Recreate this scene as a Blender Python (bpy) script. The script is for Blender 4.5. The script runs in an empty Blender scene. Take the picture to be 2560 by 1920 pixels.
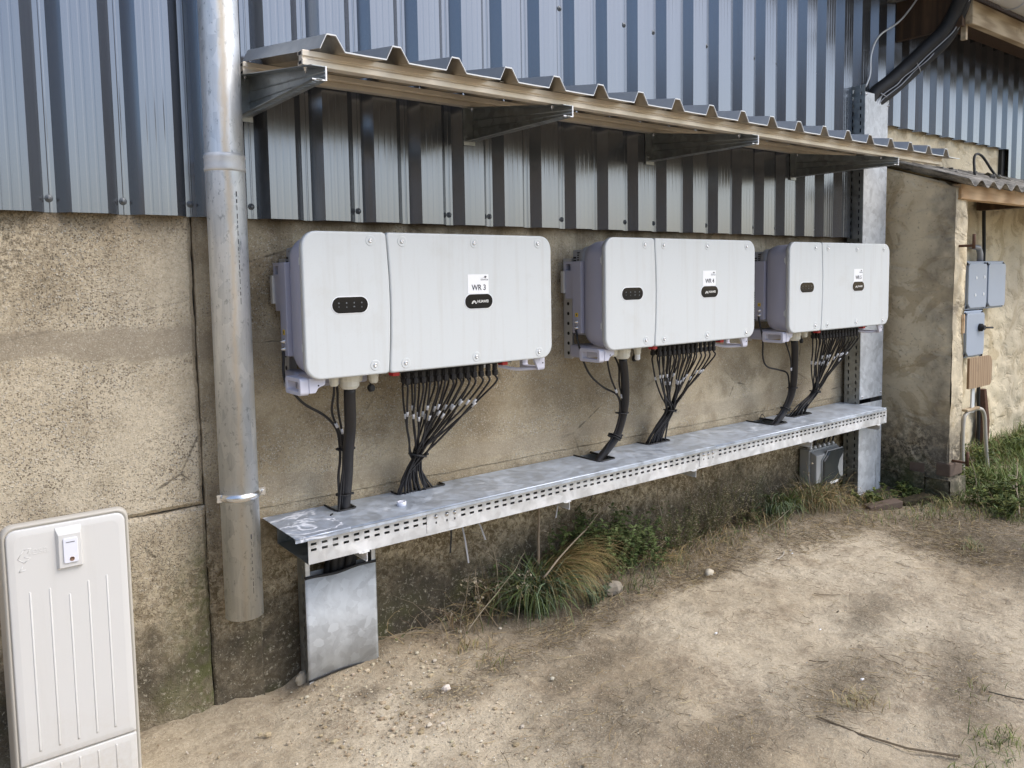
import bpy, math, random
from mathutils import Vector, Matrix, noise
rnd = random.Random(7)
PI = math.pi
S = bpy.context.scene
C = S.collection
# ------------------------------------------------------------------ camera
cd = bpy.data.cameras.new("camera"); cam = bpy.data.objects.new("camera", cd); C.objects.link(cam)
_a, _p, _r = 0.656187, -0.0800, -0.0160
def _rot(a, p, r):
    ca, sa = math.cos(a), math.sin(a)
    fw = Vector((sa*math.cos(p), ca*math.cos(p), math.sin(p)))
    ri = Vector((ca, -sa, 0)); up = ri.cross(fw)
    return math.cos(r)*ri+math.sin(r)*up, -math.sin(r)*ri+math.cos(r)*up, fw
ri, up, fw = _rot(_a, _p, _r)
m = Matrix((( ri.x, up.x, -fw.x, -1.0054), (ri.y, up.y, -fw.y, -2.742), (ri.z, up.z, -fw.z, 1.455), (0, 0, 0, 1)))
cam.matrix_world = m
cd.sensor_width = 36; cd.lens = 36*1977.3/2560; cd.shift_x = -0.00383; cd.shift_y = -0.0430
cd.clip_start = .05; cd.clip_end = 500
S.camera = cam
S.render.resolution_x = 1024; S.render.resolution_y = 768
# ------------------------------------------------------------------ light
W = bpy.data.worlds.new("World"); S.world = W; W.use_nodes = True
nt = W.node_tree; bg = nt.nodes['Background']
sky = nt.nodes.new('ShaderNodeTexSky'); sky.sky_type = 'NISHITA'; sky.sun_disc = False
SUN_EL, SUN_AZ = math.radians(50), math.radians(138)      # azimuth clockwise from +Y: front right of the wall
sky.sun_elevation = SUN_EL; sky.sun_rotation = SUN_AZ
sky.air_density = 1.0; sky.dust_density = 2.2; sky.ozone_density = 1.0
nt.links.new(sky.outputs[0], bg.inputs[0]); bg.inputs[1].default_value = 0.145
sl = bpy.data.lights.new("sun", 'SUN'); sl.energy = 1.0; sl.angle = math.radians(38); sl.color = (1, .965, .92)
so = bpy.data.objects.new("sun", sl); C.objects.link(so)
sd = Vector((math.sin(SUN_AZ)*math.cos(SUN_EL), math.cos(SUN_AZ)*math.cos(SUN_EL), math.sin(SUN_EL)))
so.rotation_euler = sd.to_track_quat('Z', 'Y').to_euler(); so.location = (3, -6, 8)
S.view_settings.view_transform = 'Standard'; S.view_settings.look = 'None'
S.view_settings.exposure = 0.90; S.view_settings.gamma = 1
# ------------------------------------------------------------------ materials
class NT:
    def __init__(s, name):
        s.m = bpy.data.materials.new(name); s.m.use_nodes = True; s.t = s.m.node_tree
        s.b = s.t.nodes['Principled BSDF']; s._p = None
    def n(s, ty, **kw):
        x = s.t.nodes.new(ty)
        for k, v in kw.items(): setattr(x, k, v)
        return x
    def L(s, a, b): s.t.links.new(a, b)
    def put(s, inp, v):
        if hasattr(v, 'is_linked') or hasattr(v, 'links'): s.L(v, inp)
        else: inp.default_value = v
    def pos(s):
        if not s._p: s._p = s.n('ShaderNodeNewGeometry').outputs['Position']
        return s._p
    def map(s, sc, src=None, loc=(0, 0, 0)):
        x = s.n('ShaderNodeMapping'); x.inputs['Scale'].default_value = sc; x.inputs['Location'].default_value = loc
        s.L(src or s.pos(), x.inputs[0]); return x.outputs[0]
    def noise(s, scale, det=3, vec=None, rough=.55, dist=0):
        x = s.n('ShaderNodeTexNoise'); x.inputs['Scale'].default_value = scale; x.inputs['Detail'].default_value = det
        x.inputs['Roughness'].default_value = rough; x.inputs['Distortion'].default_value = dist
        s.L(vec or s.pos(), x.inputs['Vector']); return x.outputs['Fac']
    def vor(s, scale, vec=None, feat='F1', out='Distance', rand=1.0):
        x = s.n('ShaderNodeTexVoronoi', feature=feat); x.inputs['Scale'].default_value = scale
        x.inputs['Randomness'].default_value = rand
        s.L(vec or s.pos(), x.inputs['Vector']); return x.outputs[out]
    def ramp(s, f, stops, interp='LINEAR'):
        x = s.n('ShaderNodeValToRGB'); cr = x.color_ramp; cr.interpolation = interp
        while len(cr.elements) < len(stops): cr.elements.new(.5)
        for e, (p, c) in zip(cr.elements, stops):
            e.position = p; e.color = (c, c, c, 1) if isinstance(c, (int, float)) else (*c, 1)
        s.L(f, x.inputs[0]); return x.outputs[0]
    def mix(s, f, a, b, mode='MIX'):
        x = s.n('ShaderNodeMix', data_type='RGBA', blend_type=mode)
        for i, v in ((0, f), (6, a), (7, b)):
            if isinstance(v, tuple): v = (*v, 1) if len(v) == 3 else v
            s.put(x.inputs[i], v)
        return x.outputs[2]
    def math(s, op, a, b=0.0, c=None):
        x = s.n('ShaderNodeMath', operation=op)
        s.put(x.inputs[0], a); s.put(x.inputs[1], b)
        if c is not None: s.put(x.inputs[2], c)
        return x.outputs[0]
    def sep(s, v=None):
        x = s.n('ShaderNodeSeparateXYZ'); s.L(v or s.pos(), x.inputs[0]); return x.outputs
    def bump(s, h, strength=.3, dist=.01, nrm=None):
        x = s.n('ShaderNodeBump'); x.inputs['Strength'].default_value = strength; x.inputs['Distance'].default_value = dist
        s.L(h, x.inputs['Height'])
        if nrm: s.L(nrm, x.inputs['Normal'])
        return x.outputs[0]
    def band(s, v, c, w, soft):
        """1 near c, fading"""
        d = s.math('ABSOLUTE', s.math('SUBTRACT', v, c))
        x = s.n('ShaderNodeMapRange'); s.put(x.inputs[0], d)
        x.inputs[1].default_value = w; x.inputs[2].default_value = w+soft; x.inputs[3].default_value = 1; x.inputs[4].default_value = 0
        return x.outputs[0]
    def rng(s, v, a, b, c=0.0, d=1.0):
        x = s.n('ShaderNodeMapRange'); s.put(x.inputs[0], v)
        for i, q in enumerate((a, b, c, d)): x.inputs[i+1].default_value = q
        return x.outputs[0]
    def fin(s, col=None, rough=None, metal=None, nrm=None, **kw):
        for k, v in (('Base Color', col), ('Roughness', rough), ('Metallic', metal), ('Normal', nrm)):
            if v is None: continue
            if isinstance(v, tuple) and len(v) == 3: v = (*v, 1)
            s.put(s.b.inputs[k], v)
        for k, v in kw.items(): s.put(s.b.inputs[k.replace('_', ' ')], v)
        return s.m

def plain(name, col, rough=.5, metal=0.0, var=.06, bumpy=0.0, scale=30):
    q = NT(name)
    n = q.noise(scale, 4)
    c = q.mix(n, tuple(x*(1-var) for x in col), tuple(min(1, x*(1+var)) for x in col))
    nr = q.bump(q.noise(scale*8, 3), bumpy, .002) if bumpy else None
    return q.fin(c, q.rng(q.noise(scale*.7, 3), .3, .7, rough*.88, min(1, rough*1.12)), metal, nr)

def mat_concrete(name, left):
    q = NT(name); z = q.sep()[2]; x = q.sep()[0]
    big = q.noise(1.7, 5, dist=.3); mid = q.noise(6, 5); fine = q.noise(90, 4, rough=.7)
    base = q.mix(q.ramp(big, [(.35, 0.0), (.65, 1.0)]), (.36, .285, .175), (.62, .53, .375)) if not left else \
        q.mix(q.ramp(big, [(.3, 0.0), (.6, 1.0)]), (.50, .41, .275), (.65, .56, .41))
    base = q.mix(q.math('MULTIPLY', q.ramp(mid, [(.48, 0.0), (.6, 1.0)]), .6 if not left else .3), base, (.25, .19, .11))
    # exposed aggregate
    vor = q.n('ShaderNodeTexVoronoi'); vor.inputs['Scale'].default_value = 150 if left else 135
    wv = q.n('ShaderNodeTexNoise'); wv.inputs['Scale'].default_value = 60; wv.inputs['Detail'].default_value = 3; q.L(q.pos(), wv.inputs['Vector'])
    vm = q.n('ShaderNodeVectorMath', operation='MULTIPLY_ADD'); q.L(wv.outputs['Color'], vm.inputs[0]); vm.inputs[1].default_value = (.010, .010, .010); q.L(q.pos(), vm.inputs[2])
    q.L(vm.outputs[0], vor.inputs['Vector'])
    rndc = q.sep(vor.outputs['Color'])[0]
    peb = q.math('MULTIPLY', q.ramp(vor.outputs['Distance'], [(.32, 1.0), (.5, 0.0)]), q.ramp(rndc, [(.3, 0.0), (.4, 1.0)]))
    pcol = q.ramp(q.sep(vor.outputs['Color'])[1], [(0, (.12, .09, .055)), (.3, (.34, .28, .2)), (.6, (.5, .45, .36)), (1, (.66, .62, .54))])
    v2 = q.n('ShaderNodeTexVoronoi'); v2.inputs['Scale'].default_value = 230; q.L(vm.outputs[0], v2.inputs['Vector'])
    pits = q.math('MULTIPLY', q.ramp(v2.outputs['Distance'], [(.2, 1.0), (.38, 0.0)]), q.ramp(q.sep(v2.outputs['Color'])[0], [(.5, 0.0), (.6, 1.0)]))
    agg = q.ramp(q.noise(2.6, 4, dist=.5), [(.38, .25), (.6, 1.0)])
    wob = q.math('ADD', z, q.math('MULTIPLY', q.math('SUBTRACT', q.noise(3.5, 5), .5), .16))
    mort = q.band(wob, 1.27 if left else 1.24, .035, .02)
    if not left: mort = q.math('MAXIMUM', q.math('MULTIPLY', mort, .6), q.math('MULTIPLY', q.band(wob, .72, .03, .015), .5))
    agg = q.math('MULTIPLY', agg, q.math('SUBTRACT', 1.0, q.math('MULTIPLY', mort, .85)))
    col = q.mix(q.math('MULTIPLY', peb, q.math('MULTIPLY', agg, .85)), base, pcol)
    col = q.mix(q.math('MULTIPLY', pits, q.math('MULTIPLY', agg, .8)), col, (.09, .07, .045))
    col = q.mix(q.math('MULTIPLY', mort, .75), col, (.31, .26, .19))
    col = q.mix(q.rng(fine, .35, .75, 0, .4), col, (.17, .135, .09))
    grit = q.noise(240, 2, rough=.8)
    col = q.mix(q.ramp(grit, [(.56, 0.0), (.70, .55)]), col, (.80, .74, .62))
    # thin cracks and runs below the cladding
    ce = q.vor(1.6, vm.outputs[0] if False else q.map((1, 1, 1.3), loc=(2.1, 0, .4)), 'DISTANCE_TO_EDGE')
    col = q.mix(q.math('MULTIPLY', q.ramp(q.math('ADD', ce, q.math('MULTIPLY', q.math('SUBTRACT', q.noise(14, 5), .5), .06)), [(.0, 1.0), (.006, 0.0)]), q.ramp(q.noise(2.2, 2), [(.5, 0.0), (.6, .7)])), col, (.07, .055, .035))
    run = q.math('MULTIPLY', .35 if left else 1.0, q.math('MULTIPLY', q.ramp(q.noise(1, 4, q.map((11, 1, .8)), rough=.6), [(.48, 0.0), (.66, .8)]), q.rng(z, 1.25, 1.66, 0, 1)))
    col = q.mix(run, col, (.15, .115, .07))
    top_band = q.math('MULTIPLY', q.rng(z, 1.60, 1.66, 0, .75), q.ramp(q.noise(6, 4), [(.3, .4), (.6, 1.0)]))  # patchy darker brown towards the top of the concrete
    col = q.mix(top_band, col, (.12, .09, .055))
    if left:   # weathered darker area at the far left top
        mk = q.math('MULTIPLY', q.rng(x, -.42, -.8, 0, 1), q.rng(z, 1.2, 1.55, 0, 1))
        col = q.mix(q.math('MULTIPLY', mk, q.ramp(q.noise(55, 5, rough=.85), [(.44, 0.0), (.58, .85)])), col, (.085, .065, .035))
    # brown weathering below the tray, black algae and moss near the ground
    lo = q.math('ADD', z, q.math('MULTIPLY', q.math('SUBTRACT', q.noise(5, 6, rough=.65), .5), .5))
    br = q.math('MULTIPLY', q.rng(lo, .70, .44, 0, 1), q.ramp(q.noise(30, 6, rough=.8, dist=.6), [(.44, 1.0), (.60, .12)]))
    col = q.mix(q.math('MULTIPLY', br, .92 if not left else .7), col, (.12, .085, .038))
    lich = q.math('MULTIPLY', q.ramp(q.noise(42, 6, rough=.8, dist=.5), [(.52, 0.0), (.57, 1.0)]), q.rng(lo, .68, .46, 0, .95))
    lich = q.math('MULTIPLY', lich, q.rng(lo, .16, .34, .25, 1))
    col = q.mix(lich, col, (.50, .42, .285))
    al = q.math('MULTIPLY', q.rng(lo, .36, .20, 0, .9), q.ramp(q.noise(3, 5, rough=.7), [(.3, .5), (.55, 1.0)]))
    if left: al = q.math('MULTIPLY', al, q.rng(z, .02, .15, .5, 1))
    col = q.mix(al, col, (.052, .044, .030))
    ms = q.math('MULTIPLY', q.ramp(q.noise(7 if left else 4, 5, rough=.7), [(.5, 0.0), (.66, 1.0)]), q.rng(lo, .30, .10, 0, .8 if left else .45))
    if left: ms = q.math('MAXIMUM', q.math('MULTIPLY', ms, .6), q.math('MULTIPLY', q.math('MULTIPLY', q.rng(x, -.42, -.25, 0, 1), q.rng(lo, .70, .40, 0, 1)), q.ramp(q.noise(30, 4), [(.4, .2), (.6, .9)])))
    col = q.mix(ms, col, (.085, .095, .022))
    spk = q.math('MULTIPLY', q.ramp(q.noise(75, 5, rough=.75, dist=.5), [(.57, 0.0), (.63, 1.0)]), q.rng(lo, .5, .2, 0, .8))
    col = q.mix(spk, col, (.42, .38, .29))
    h = q.math('ADD', q.math('MULTIPLY', q.noise(180, 4, rough=.7), .5), q.math('MULTIPLY', q.math('MULTIPLY', peb, agg), .5))
    h = q.math('SUBTRACT', h, q.math('MULTIPLY', q.math('MULTIPLY', pits, agg), .8))
    n1 = q.bump(q.noise(9, 6, rough=.6), .5, .012)
    return q.fin(col, .93, 0.0, q.bump(h, .9, .005, n1))

def mat_plaster(name, dirty=True):
    q = NT(name); p = q.sep(); z = p[2]
    t = q.noise(3.2, 6, rough=.6, dist=1.4)
    base = q.mix(q.ramp(t, [(.44, 0.0), (.475, .7), (.6, 1.0)]), (.56, .46, .295), (.74, .64, .45))
    base = q.mix(q.ramp(q.noise(1.3, 3), [(.45, 0.0), (.7, .6)]), base, (.38, .335, .26))
    base = q.mix(q.ramp(q.noise(60, 3), [(.6, 0.0), (.75, .6)]), base, (.18, .14, .09))
    lo = q.math('ADD', z, q.math('MULTIPLY', q.math('SUBTRACT', q.noise(5, 5), .5), .5))
    if dirty:
        base = q.mix(q.rng(lo, .75, .25, 0, .35), base, (.27, .235, .18))
        sp = q.math('MULTIPLY', q.ramp(q.noise(30, 5, rough=.8), [(.45, 1.0), (.6, 0.0)]), q.rng(lo, .62, .3, 0, .9))
        base = q.mix(sp, base, (.06, .05, .035))
        base = q.mix(q.math('MULTIPLY', q.rng(lo, .24, .1, 0, .9), q.ramp(q.noise(9, 4), [(.35, .4), (.6, 1.0)])), base, (.05, .058, .015))
        st = q.math('MULTIPLY', q.band(p[1], -.47, .06, .14), q.ramp(q.noise(4, 5), [(.42, 0.0), (.65, .75)]))
        base = q.mix(st, base, (.13, .115, .095))
    w = q.n('ShaderNodeTexNoise'); w.inputs['Scale'].default_value = 5; w.inputs['Detail'].default_value = 5; w.inputs['Distortion'].default_value = .5
    q.L(q.map((1, 1, 1.6)), w.inputs['Vector'])
    ve = q.vor(5.5, q.map((1, 1, 1), loc=(3, 1, 2)), 'DISTANCE_TO_EDGE')
    n1 = q.bump(q.ramp(w.outputs['Fac'], [(.38, 0.0), (.47, .8), (.6, 1.0)]), .55, .018)
    n2 = q.bump(q.noise(70, 4), .3, .004, n1)
    return q.fin(base, .92, 0.0, n2)

def mat_galv(name, base=(.50, .52, .54), rough=.38, spangle=1.0, chalk=.2, metal=.88):
    q = NT(name)
    v = q.n('ShaderNodeTexVoronoi'); v.inputs['Scale'].default_value = 34
    dv = q.n('ShaderNodeTexNoise'); dv.inputs['Scale'].default_value = 45; dv.inputs['Detail'].default_value = 3; q.L(q.pos(), dv.inputs['Vector'])
    dm = q.n('ShaderNodeVectorMath', operation='MULTIPLY_ADD'); q.L(dv.outputs['Color'], dm.inputs[0]); dm.inputs[1].default_value = (.03, .03, .03); q.L(q.pos(), dm.inputs[2])
    q.L(dm.outputs[0], v.inputs['Vector'])
    r = q.sep(v.outputs['Color'])[0]
    n = q.noise(9, 5, dist=1.2)
    c = q.mix(q.math('MULTIPLY', r, spangle), tuple(x*.74 for x in base), tuple(min(1, x*1.22) for x in base))
    c = q.mix(q.ramp(n, [(.42, 0.0), (.7, .55)]), c, tuple(min(1, x*1.3) for x in base))
    ck = q.ramp(q.noise(5, 6, rough=.7, dist=2.0), [(.56, 0.0), (.72, chalk)])
    c = q.mix(ck, c, (.72, .74, .76))
    if chalk > .9: ck = q.math('MAXIMUM', ck, q.math('MULTIPLY', q.band(q.noise(3.5, 3, dist=2.5), .5, .006, .02), .8)); c = q.mix(ck, c, (.78, .80, .84))
    rr = q.math('ADD', q.rng(q.math('ADD', r, n), .4, 1.6, rough*.8, rough*1.3), q.math('MULTIPLY', ck, .4))
    mt = q.math('SUBTRACT', metal, q.math('MULTIPLY', ck, .7))
    return q.fin(c, rr, mt, q.bump(q.noise(6, 3), .05, .01))

def mat_cladding():
    q = NT('grey_coated_steel')
    streak = q.noise(1, 3, q.map((260, 30, .25)), rough=.6)
    wide = q.noise(1, 3, q.map((9, 3, .35)))
    c = q.mix(wide, (.175, .19, .215), (.225, .237, .26))
    n1 = q.bump(streak, .09, .0016)
    n2 = q.bump(q.noise(1, 2, q.map((5, 5, .9))), .18, .012, n1)
    return q.fin(c, q.rng(streak, .3, .7, .17, .24), .82, n2)

def mat_ground():
    q = NT('trampled_sandy_soil'); p = q.sep(); x, y = p[0], p[1]
    big = q.noise(1.1, 5, dist=.6); mid = q.noise(4.5, 6, rough=.65); fine = q.noise(85, 5, rough=.75)
    c = q.mix(q.ramp(big, [(.35, 0.0), (.65, 1.0)]), (.44, .355, .235), (.66, .57, .42))
    c = q.mix(q.ramp(mid, [(.5, 0.0), (.68, .55)]), c, (.31, .235, .15))
    def blob(cx, cy, rx, ry, rot=0.0):
        mp = q.n('ShaderNodeMapping'); mp.vector_type = 'TEXTURE'
        mp.inputs['Location'].default_value = (cx, cy, 0); mp.inputs['Rotation'].default_value = (0, 0, rot); mp.inputs['Scale'].default_value = (rx, ry, 1)
        q.L(q.pos(), mp.inputs[0])
        s2 = q.sep(mp.outputs[0])
        d = q.math('SQRT', q.math('ADD', q.math('MULTIPLY', s2[0], s2[0]), q.math('MULTIPLY', s2[1], s2[1])))
        d = q.math('ADD', d, q.math('MULTIPLY', q.math('SUBTRACT', q.noise(6, 7, rough=.75, dist=.8), .5), 2.2))
        return q.rng(d, 1.25, .3, 0, 1)
    dark = None
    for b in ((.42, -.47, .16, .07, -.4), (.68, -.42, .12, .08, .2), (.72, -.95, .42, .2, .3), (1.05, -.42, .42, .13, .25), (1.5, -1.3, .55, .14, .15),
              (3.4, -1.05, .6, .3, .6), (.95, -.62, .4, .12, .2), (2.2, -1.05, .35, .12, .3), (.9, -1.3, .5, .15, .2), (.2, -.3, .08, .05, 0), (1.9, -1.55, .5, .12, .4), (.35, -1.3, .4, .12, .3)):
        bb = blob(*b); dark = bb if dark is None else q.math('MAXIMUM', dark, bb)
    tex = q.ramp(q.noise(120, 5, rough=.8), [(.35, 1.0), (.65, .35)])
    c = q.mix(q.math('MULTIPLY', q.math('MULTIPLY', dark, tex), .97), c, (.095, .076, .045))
    gm = q.math('MULTIPLY', q.ramp(q.noise(2.1, 6, rough=.7, dist=.7), [(.44, 0.0), (.66, 1.0)]), q.ramp(q.noise(55, 6, rough=.8), [(.42, 0.0), (.6, .75)]))
    c = q.mix(gm, c, (.15, .108, .066))
    far = q.rng(q.math('ADD', x, q.math('MULTIPLY', q.math('SUBTRACT', mid, .5), 1.2)), 2.95, 3.45, 0, .85)
    c = q.mix(q.math('MULTIPLY', far, tex), c, (.075, .06, .035))
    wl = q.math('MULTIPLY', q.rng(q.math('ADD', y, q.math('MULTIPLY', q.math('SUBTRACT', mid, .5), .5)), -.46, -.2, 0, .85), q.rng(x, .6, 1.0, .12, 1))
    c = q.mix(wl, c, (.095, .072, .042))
    v = q.n('ShaderNodeTexVoronoi'); v.inputs['Scale'].default_value = 110; q.L(q.pos(), v.inputs['Vector'])
    gr = q.math('MULTIPLY', q.ramp(v.outputs['Distance'], [(.22, 1.0), (.36, 0.0)]), q.ramp(q.sep(v.outputs['Color'])[0], [(.72, 0.0), (.78, 1.0)]))
    gr = q.math('MULTIPLY', gr, q.ramp(q.noise(3, 4), [(.4, .15), (.62, .9)]))
    c = q.mix(q.math('MULTIPLY', gr, .7), c, (.62, .56, .45))
    c = q.mix(q.rng(fine, .42, .72, 0, .5), c, (.23, .17, .105))
    g2 = q.noise(260, 3, rough=.8)
    c = q.mix(q.ramp(g2, [(.55, 0.0), (.70, .6)]), c, (.12, .085, .05))
    c = q.mix(q.ramp(q.noise(190, 3, rough=.8), [(.58, 0.0), (.70, .6)]), c, (.76, .68, .54))
    h = q.math('ADD', q.math('MULTIPLY', q.noise(38, 6, rough=.75), .7), q.math('MULTIPLY', gr, .35))
    n1 = q.bump(q.noise(11, 6, rough=.65, dist=.8), .55, .025)
    return q.fin(c, .95, 0.0, q.bump(h, 1.0, .012, n1))

def mat_wood(name, a, b, axis=0, scale=1.0, rough=.8):
    q = NT(name); sc = [34*scale]*3; sc[axis] = 2.2*scale
    n = q.noise(1, 6, q.map(tuple(sc)), rough=.65, dist=.6)
    w = q.n('ShaderNodeTexWave'); w.inputs['Scale'].default_value = 1.0; w.inputs['Distortion'].default_value = 7; w.inputs['Detail'].default_value = 3
    q.L(q.map(tuple(s*.35 for s in sc)), w.inputs['Vector'])
    f = q.math('ADD', q.math('MULTIPLY', n, .6), q.math('MULTIPLY', w.outputs['Fac'], .4))
    c = q.mix(q.ramp(f, [(.3, 0.0), (.7, 1.0)]), a, b)
    c = q.mix(q.ramp(q.noise(7, 3), [(.62, 0.0), (.75, .5)]), c, tuple(x*.45 for x in a))
    return q.fin(c, rough, 0.0, q.bump(f, .35, .004))

def mat_vcol(name, rough=.6, trans=0.0, var=.25):
    q = NT(name); a = q.n('ShaderNodeAttribute'); a.attribute_name = 'col'
    c = q.mix(q.rng(q.noise(60, 3), .3, .7, 0, var), a.outputs['Color'], (.2, .16, .08))
    return q.fin(c, rough, 0.0, None, Specular_IOR_Level=.3)

M = {}
M['conc'] = mat_concrete('pebbly_concrete', False)
M['concL'] = mat_concrete('pale_pebbly_concrete', True)
M['plaster'] = mat_plaster('old_beige_plaster')
M['plaster_in'] = mat_plaster('yellowish_plaster', False)
M['galv'] = mat_galv('galvanised_sheet', (.60, .625, .64), .7, .6, .4, .12)
M['galv_pale'] = mat_galv('galvanised_side', (.78, .79, .79), .55, .3, .2, .5)
M['galv_lid'] = mat_galv('galvanised_lid', (.56, .62, .70), .5, .4, .5, .6)
M['galv_chalk'] = mat_galv('chalky_galvanised_lid', (.50, .56, .66), .5, .3, .95, .55)
M['galv_dark'] = mat_galv('dull_galvanised_arm', (.36, .38, .38), .40, .8, .05)
M['alu'] = plain('dusty_sand_reflecting_aluminium', (.78, .70, .58), .48, .5, .14, .1, 14)  # beige holds both brown dust and the sand's reflection as colour
M['clad'] = mat_cladding()
M['ground'] = mat_ground()
M['white'] = plain('light_grey_painted_metal', (.63, .655, .655), .42, 0, .022, .03, 3)
q = NT('light_grey_painted_metal_with_dust')
q1 = q.mix(q.ramp(q.noise(1, 5, q.map((30, 30, 1.6)), rough=.65), [(.5, 0.0), (.72, .5)]), (.64, .668, .672), (.56, .565, .545))
q1 = q.mix(q.ramp(q.noise(5, 5, rough=.7), [(.55, 0.0), (.75, .4)]), q1, (.55, .55, .52))
q1 = q.mix(q.ramp(q.noise(220, 2, rough=.8), [(.66, 0.0), (.74, .35)]), q1, (.42, .39, .33))
M['white'] = q.fin(q1, q.rng(q.noise(9, 4), .3, .7, .36, .5), 0.0, q.bump(q.noise(500, 2), .04, .001))
q = NT('weathered_white_polyester')
q1 = q.mix(q.ramp(q.noise(1, 5, q.map((22, 22, 1.2)), rough=.65), [(.5, 0.0), (.75, .45)]), (.65, .64, .615), (.58, .56, .52))
q1 = q.mix(q.math('MULTIPLY', q.rng(q.math('ADD', q.sep()[2], q.math('MULTIPLY', q.noise(12, 5), .25)), .45, .08, 0, .55), q.ramp(q.noise(60, 5, rough=.8), [(.4, .3), (.6, 1.0)])), q1, (.48, .42, .32))
M['cab'] = q.fin(q1, .42, 0.0, q.bump(q.noise(120, 3), .06, .001))
M['lav'] = plain('grey_lavender_casting', (.40, .40, .48), .45, 0, .05, .08, 6)
M['lavl'] = plain('pale_lavender_handle', (.62, .62, .71), .42, 0, .03, .05, 6)
M['grey'] = plain('mid_grey_metal', (.38, .39, .42), .45, .3, .06, .05)
M['greyl'] = plain('pale_grey_metal', (.58, .58, .57), .4, .4, .05, .05)
M['black'] = plain('black_rubber', (.013, .013, .014), .6, 0, .25, .1, 40)
M['cable'] = plain('black_cable_jacket', (.016, .014, .014), .5, 0, .3, .05, 40)
M['gloss'] = plain('black_glass', (.010, .010, .010), .06, 0, .2)
M['ivory'] = plain('ivory_nylon', (.72, .70, .60), .4, 0, .04)
M['bank'] = plain('reflection_bank_earth', (.20, .155, .105), .95, 0, .3, 0, .8)  # brown of the unseen bank added for the cladding's reflections
M['paper'] = plain('white_sticker', (.90, .91, .92), .5, 0, .01)
M['ink'] = plain('dark_print', (.05, .05, .06), .6)
M['silver'] = plain('silver_print', (.75, .74, .72), .4, .2)
M['red'] = plain('red_plastic', (.50, .02, .02), .4)
M['yellow'] = plain('yellow_label', (.75, .52, .04), .5)
M['zinc'] = plain('bright_zinc', (.72, .72, .72), .25, .95, .1)
M['_cab'] = plain('warm_white_polyester', (.655, .64, .61), .42, 0, .02, .12, 4)
M['cabrim'] = plain('beige_rim', (.49, .46, .40), .5, 0, .03, .1, 5)
M['cabw'] = plain('bluish_white_plastic', (.76, .77, .84), .35, 0, .01)
M['wood_new'] = mat_wood('pale_pine', (.42, .26, .13), (.62, .43, .25), 0)
M['wood_old'] = mat_wood('weathered_pine', (.30, .22, .13), (.48, .38, .25), 0)
M['wood_dark'] = mat_wood('shaded_dark_brown_boards', (.05, .028, .015), (.11, .062, .032), 2)  # brown boards with the shadow behind the fascia put into their colour
M['ply'] = mat_wood('varnished_plywood', (.26, .165, .095), (.40, .285, .175), 2, .8, .5)
M['rust'] = plain('rusty_iron', (.12, .06, .035), .8, .2, .4, .3, 60)
M['brick'] = plain('weathered_brick', (.14, .10, .075), .9, 0, .3, .5, 25)
M['bluegrey'] = plain('blue_grey_enamel', (.40, .46, .55), .38, .1, .05, .05, 8)
M['dull'] = plain('dull_dark_steel', (.13, .14, .15), .4, .4, .1)
M['copper'] = plain('copper_coloured_print', (.50, .30, .20), .5)
M['tag'] = plain('dusty_cable_tag', (.62, .63, .66), .5, 0, .15)
M['clear'] = plain('smoked_cover', (.045, .05, .05), .08, 0, .1)
M['pvc'] = plain('grey_plastic', (.36, .37, .37), .4, 0, .04)
M['dusty_gutter'] = plain('dusty_zinc_gutter', (.55, .52, .47), .5, .5, .1, .1, 6)
M['plant'] = mat_vcol('leaf_and_stalk')
M['stone'] = mat_vcol('pale_stone', .85, 0, .35)
M['litter'] = mat_vcol('dry_litter', .8, 0, .3)
q = NT('lichened_fibre_cement')
cc = q.mix(q.ramp(q.noise(14, 6, q.map((1, .35, 1)), rough=.75), [(.38, 0.0), (.62, 1.0)]), (.085, .078, .068), (.40, .375, .33))
cc = q.mix(q.ramp(q.noise(38, 4, rough=.8), [(.58, 0.0), (.66, .8)]), cc, (.045, .042, .035))
M['fibre'] = q.fin(cc, .95, 0.0, q.bump(q.noise(70, 5, rough=.7), .6, .006))
q = NT('stained_zinc_pipe')
pv = q.pos()
v = q.n('ShaderNodeTexVoronoi'); v.inputs['Scale'].default_value = 34; q.L(q.map((1, 1, .5)), v.inputs['Vector'])
c0 = q.mix(q.sep(v.outputs['Color'])[0], (.56, .59, .61), (.74, .76, .77))
c0 = q.mix(q.ramp(q.noise(1, 5, q.map((30, 30, 2.2)), rough=.7), [(.45, 0.0), (.65, .75)]), c0, (.84, .86, .86))
c0 = q.mix(q.ramp(q.noise(60, 4, q.map((1, 1, .6)), rough=.8), [(.58, 0.0), (.66, .7)]), c0, (.27, .30, .32))
xx = q.math('ADD', q.sep()[0], q.math('MULTIPLY', q.math('SUBTRACT', q.noise(1, 5, q.map((9, 9, 3)), rough=.75), .5), .05))
sm = q.band(xx, -.172, .002, .014)
sm = q.math('MULTIPLY', sm, q.rng(q.sep()[2], .6, 1.3, .35, .9))
c0 = q.mix(q.math('MULTIPLY', sm, .85), c0, (.60, .51, .38))
M['pipe'] = q.fin(c0, q.rng(q.math('ADD', sm, q.noise(8, 4)), .3, 1.3, .42, .7), q.math('SUBTRACT', .62, q.math('MULTIPLY', sm, .7)), q.bump(q.noise(1, 4, q.map((40, 40, 3))), .1, .01))

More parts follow.
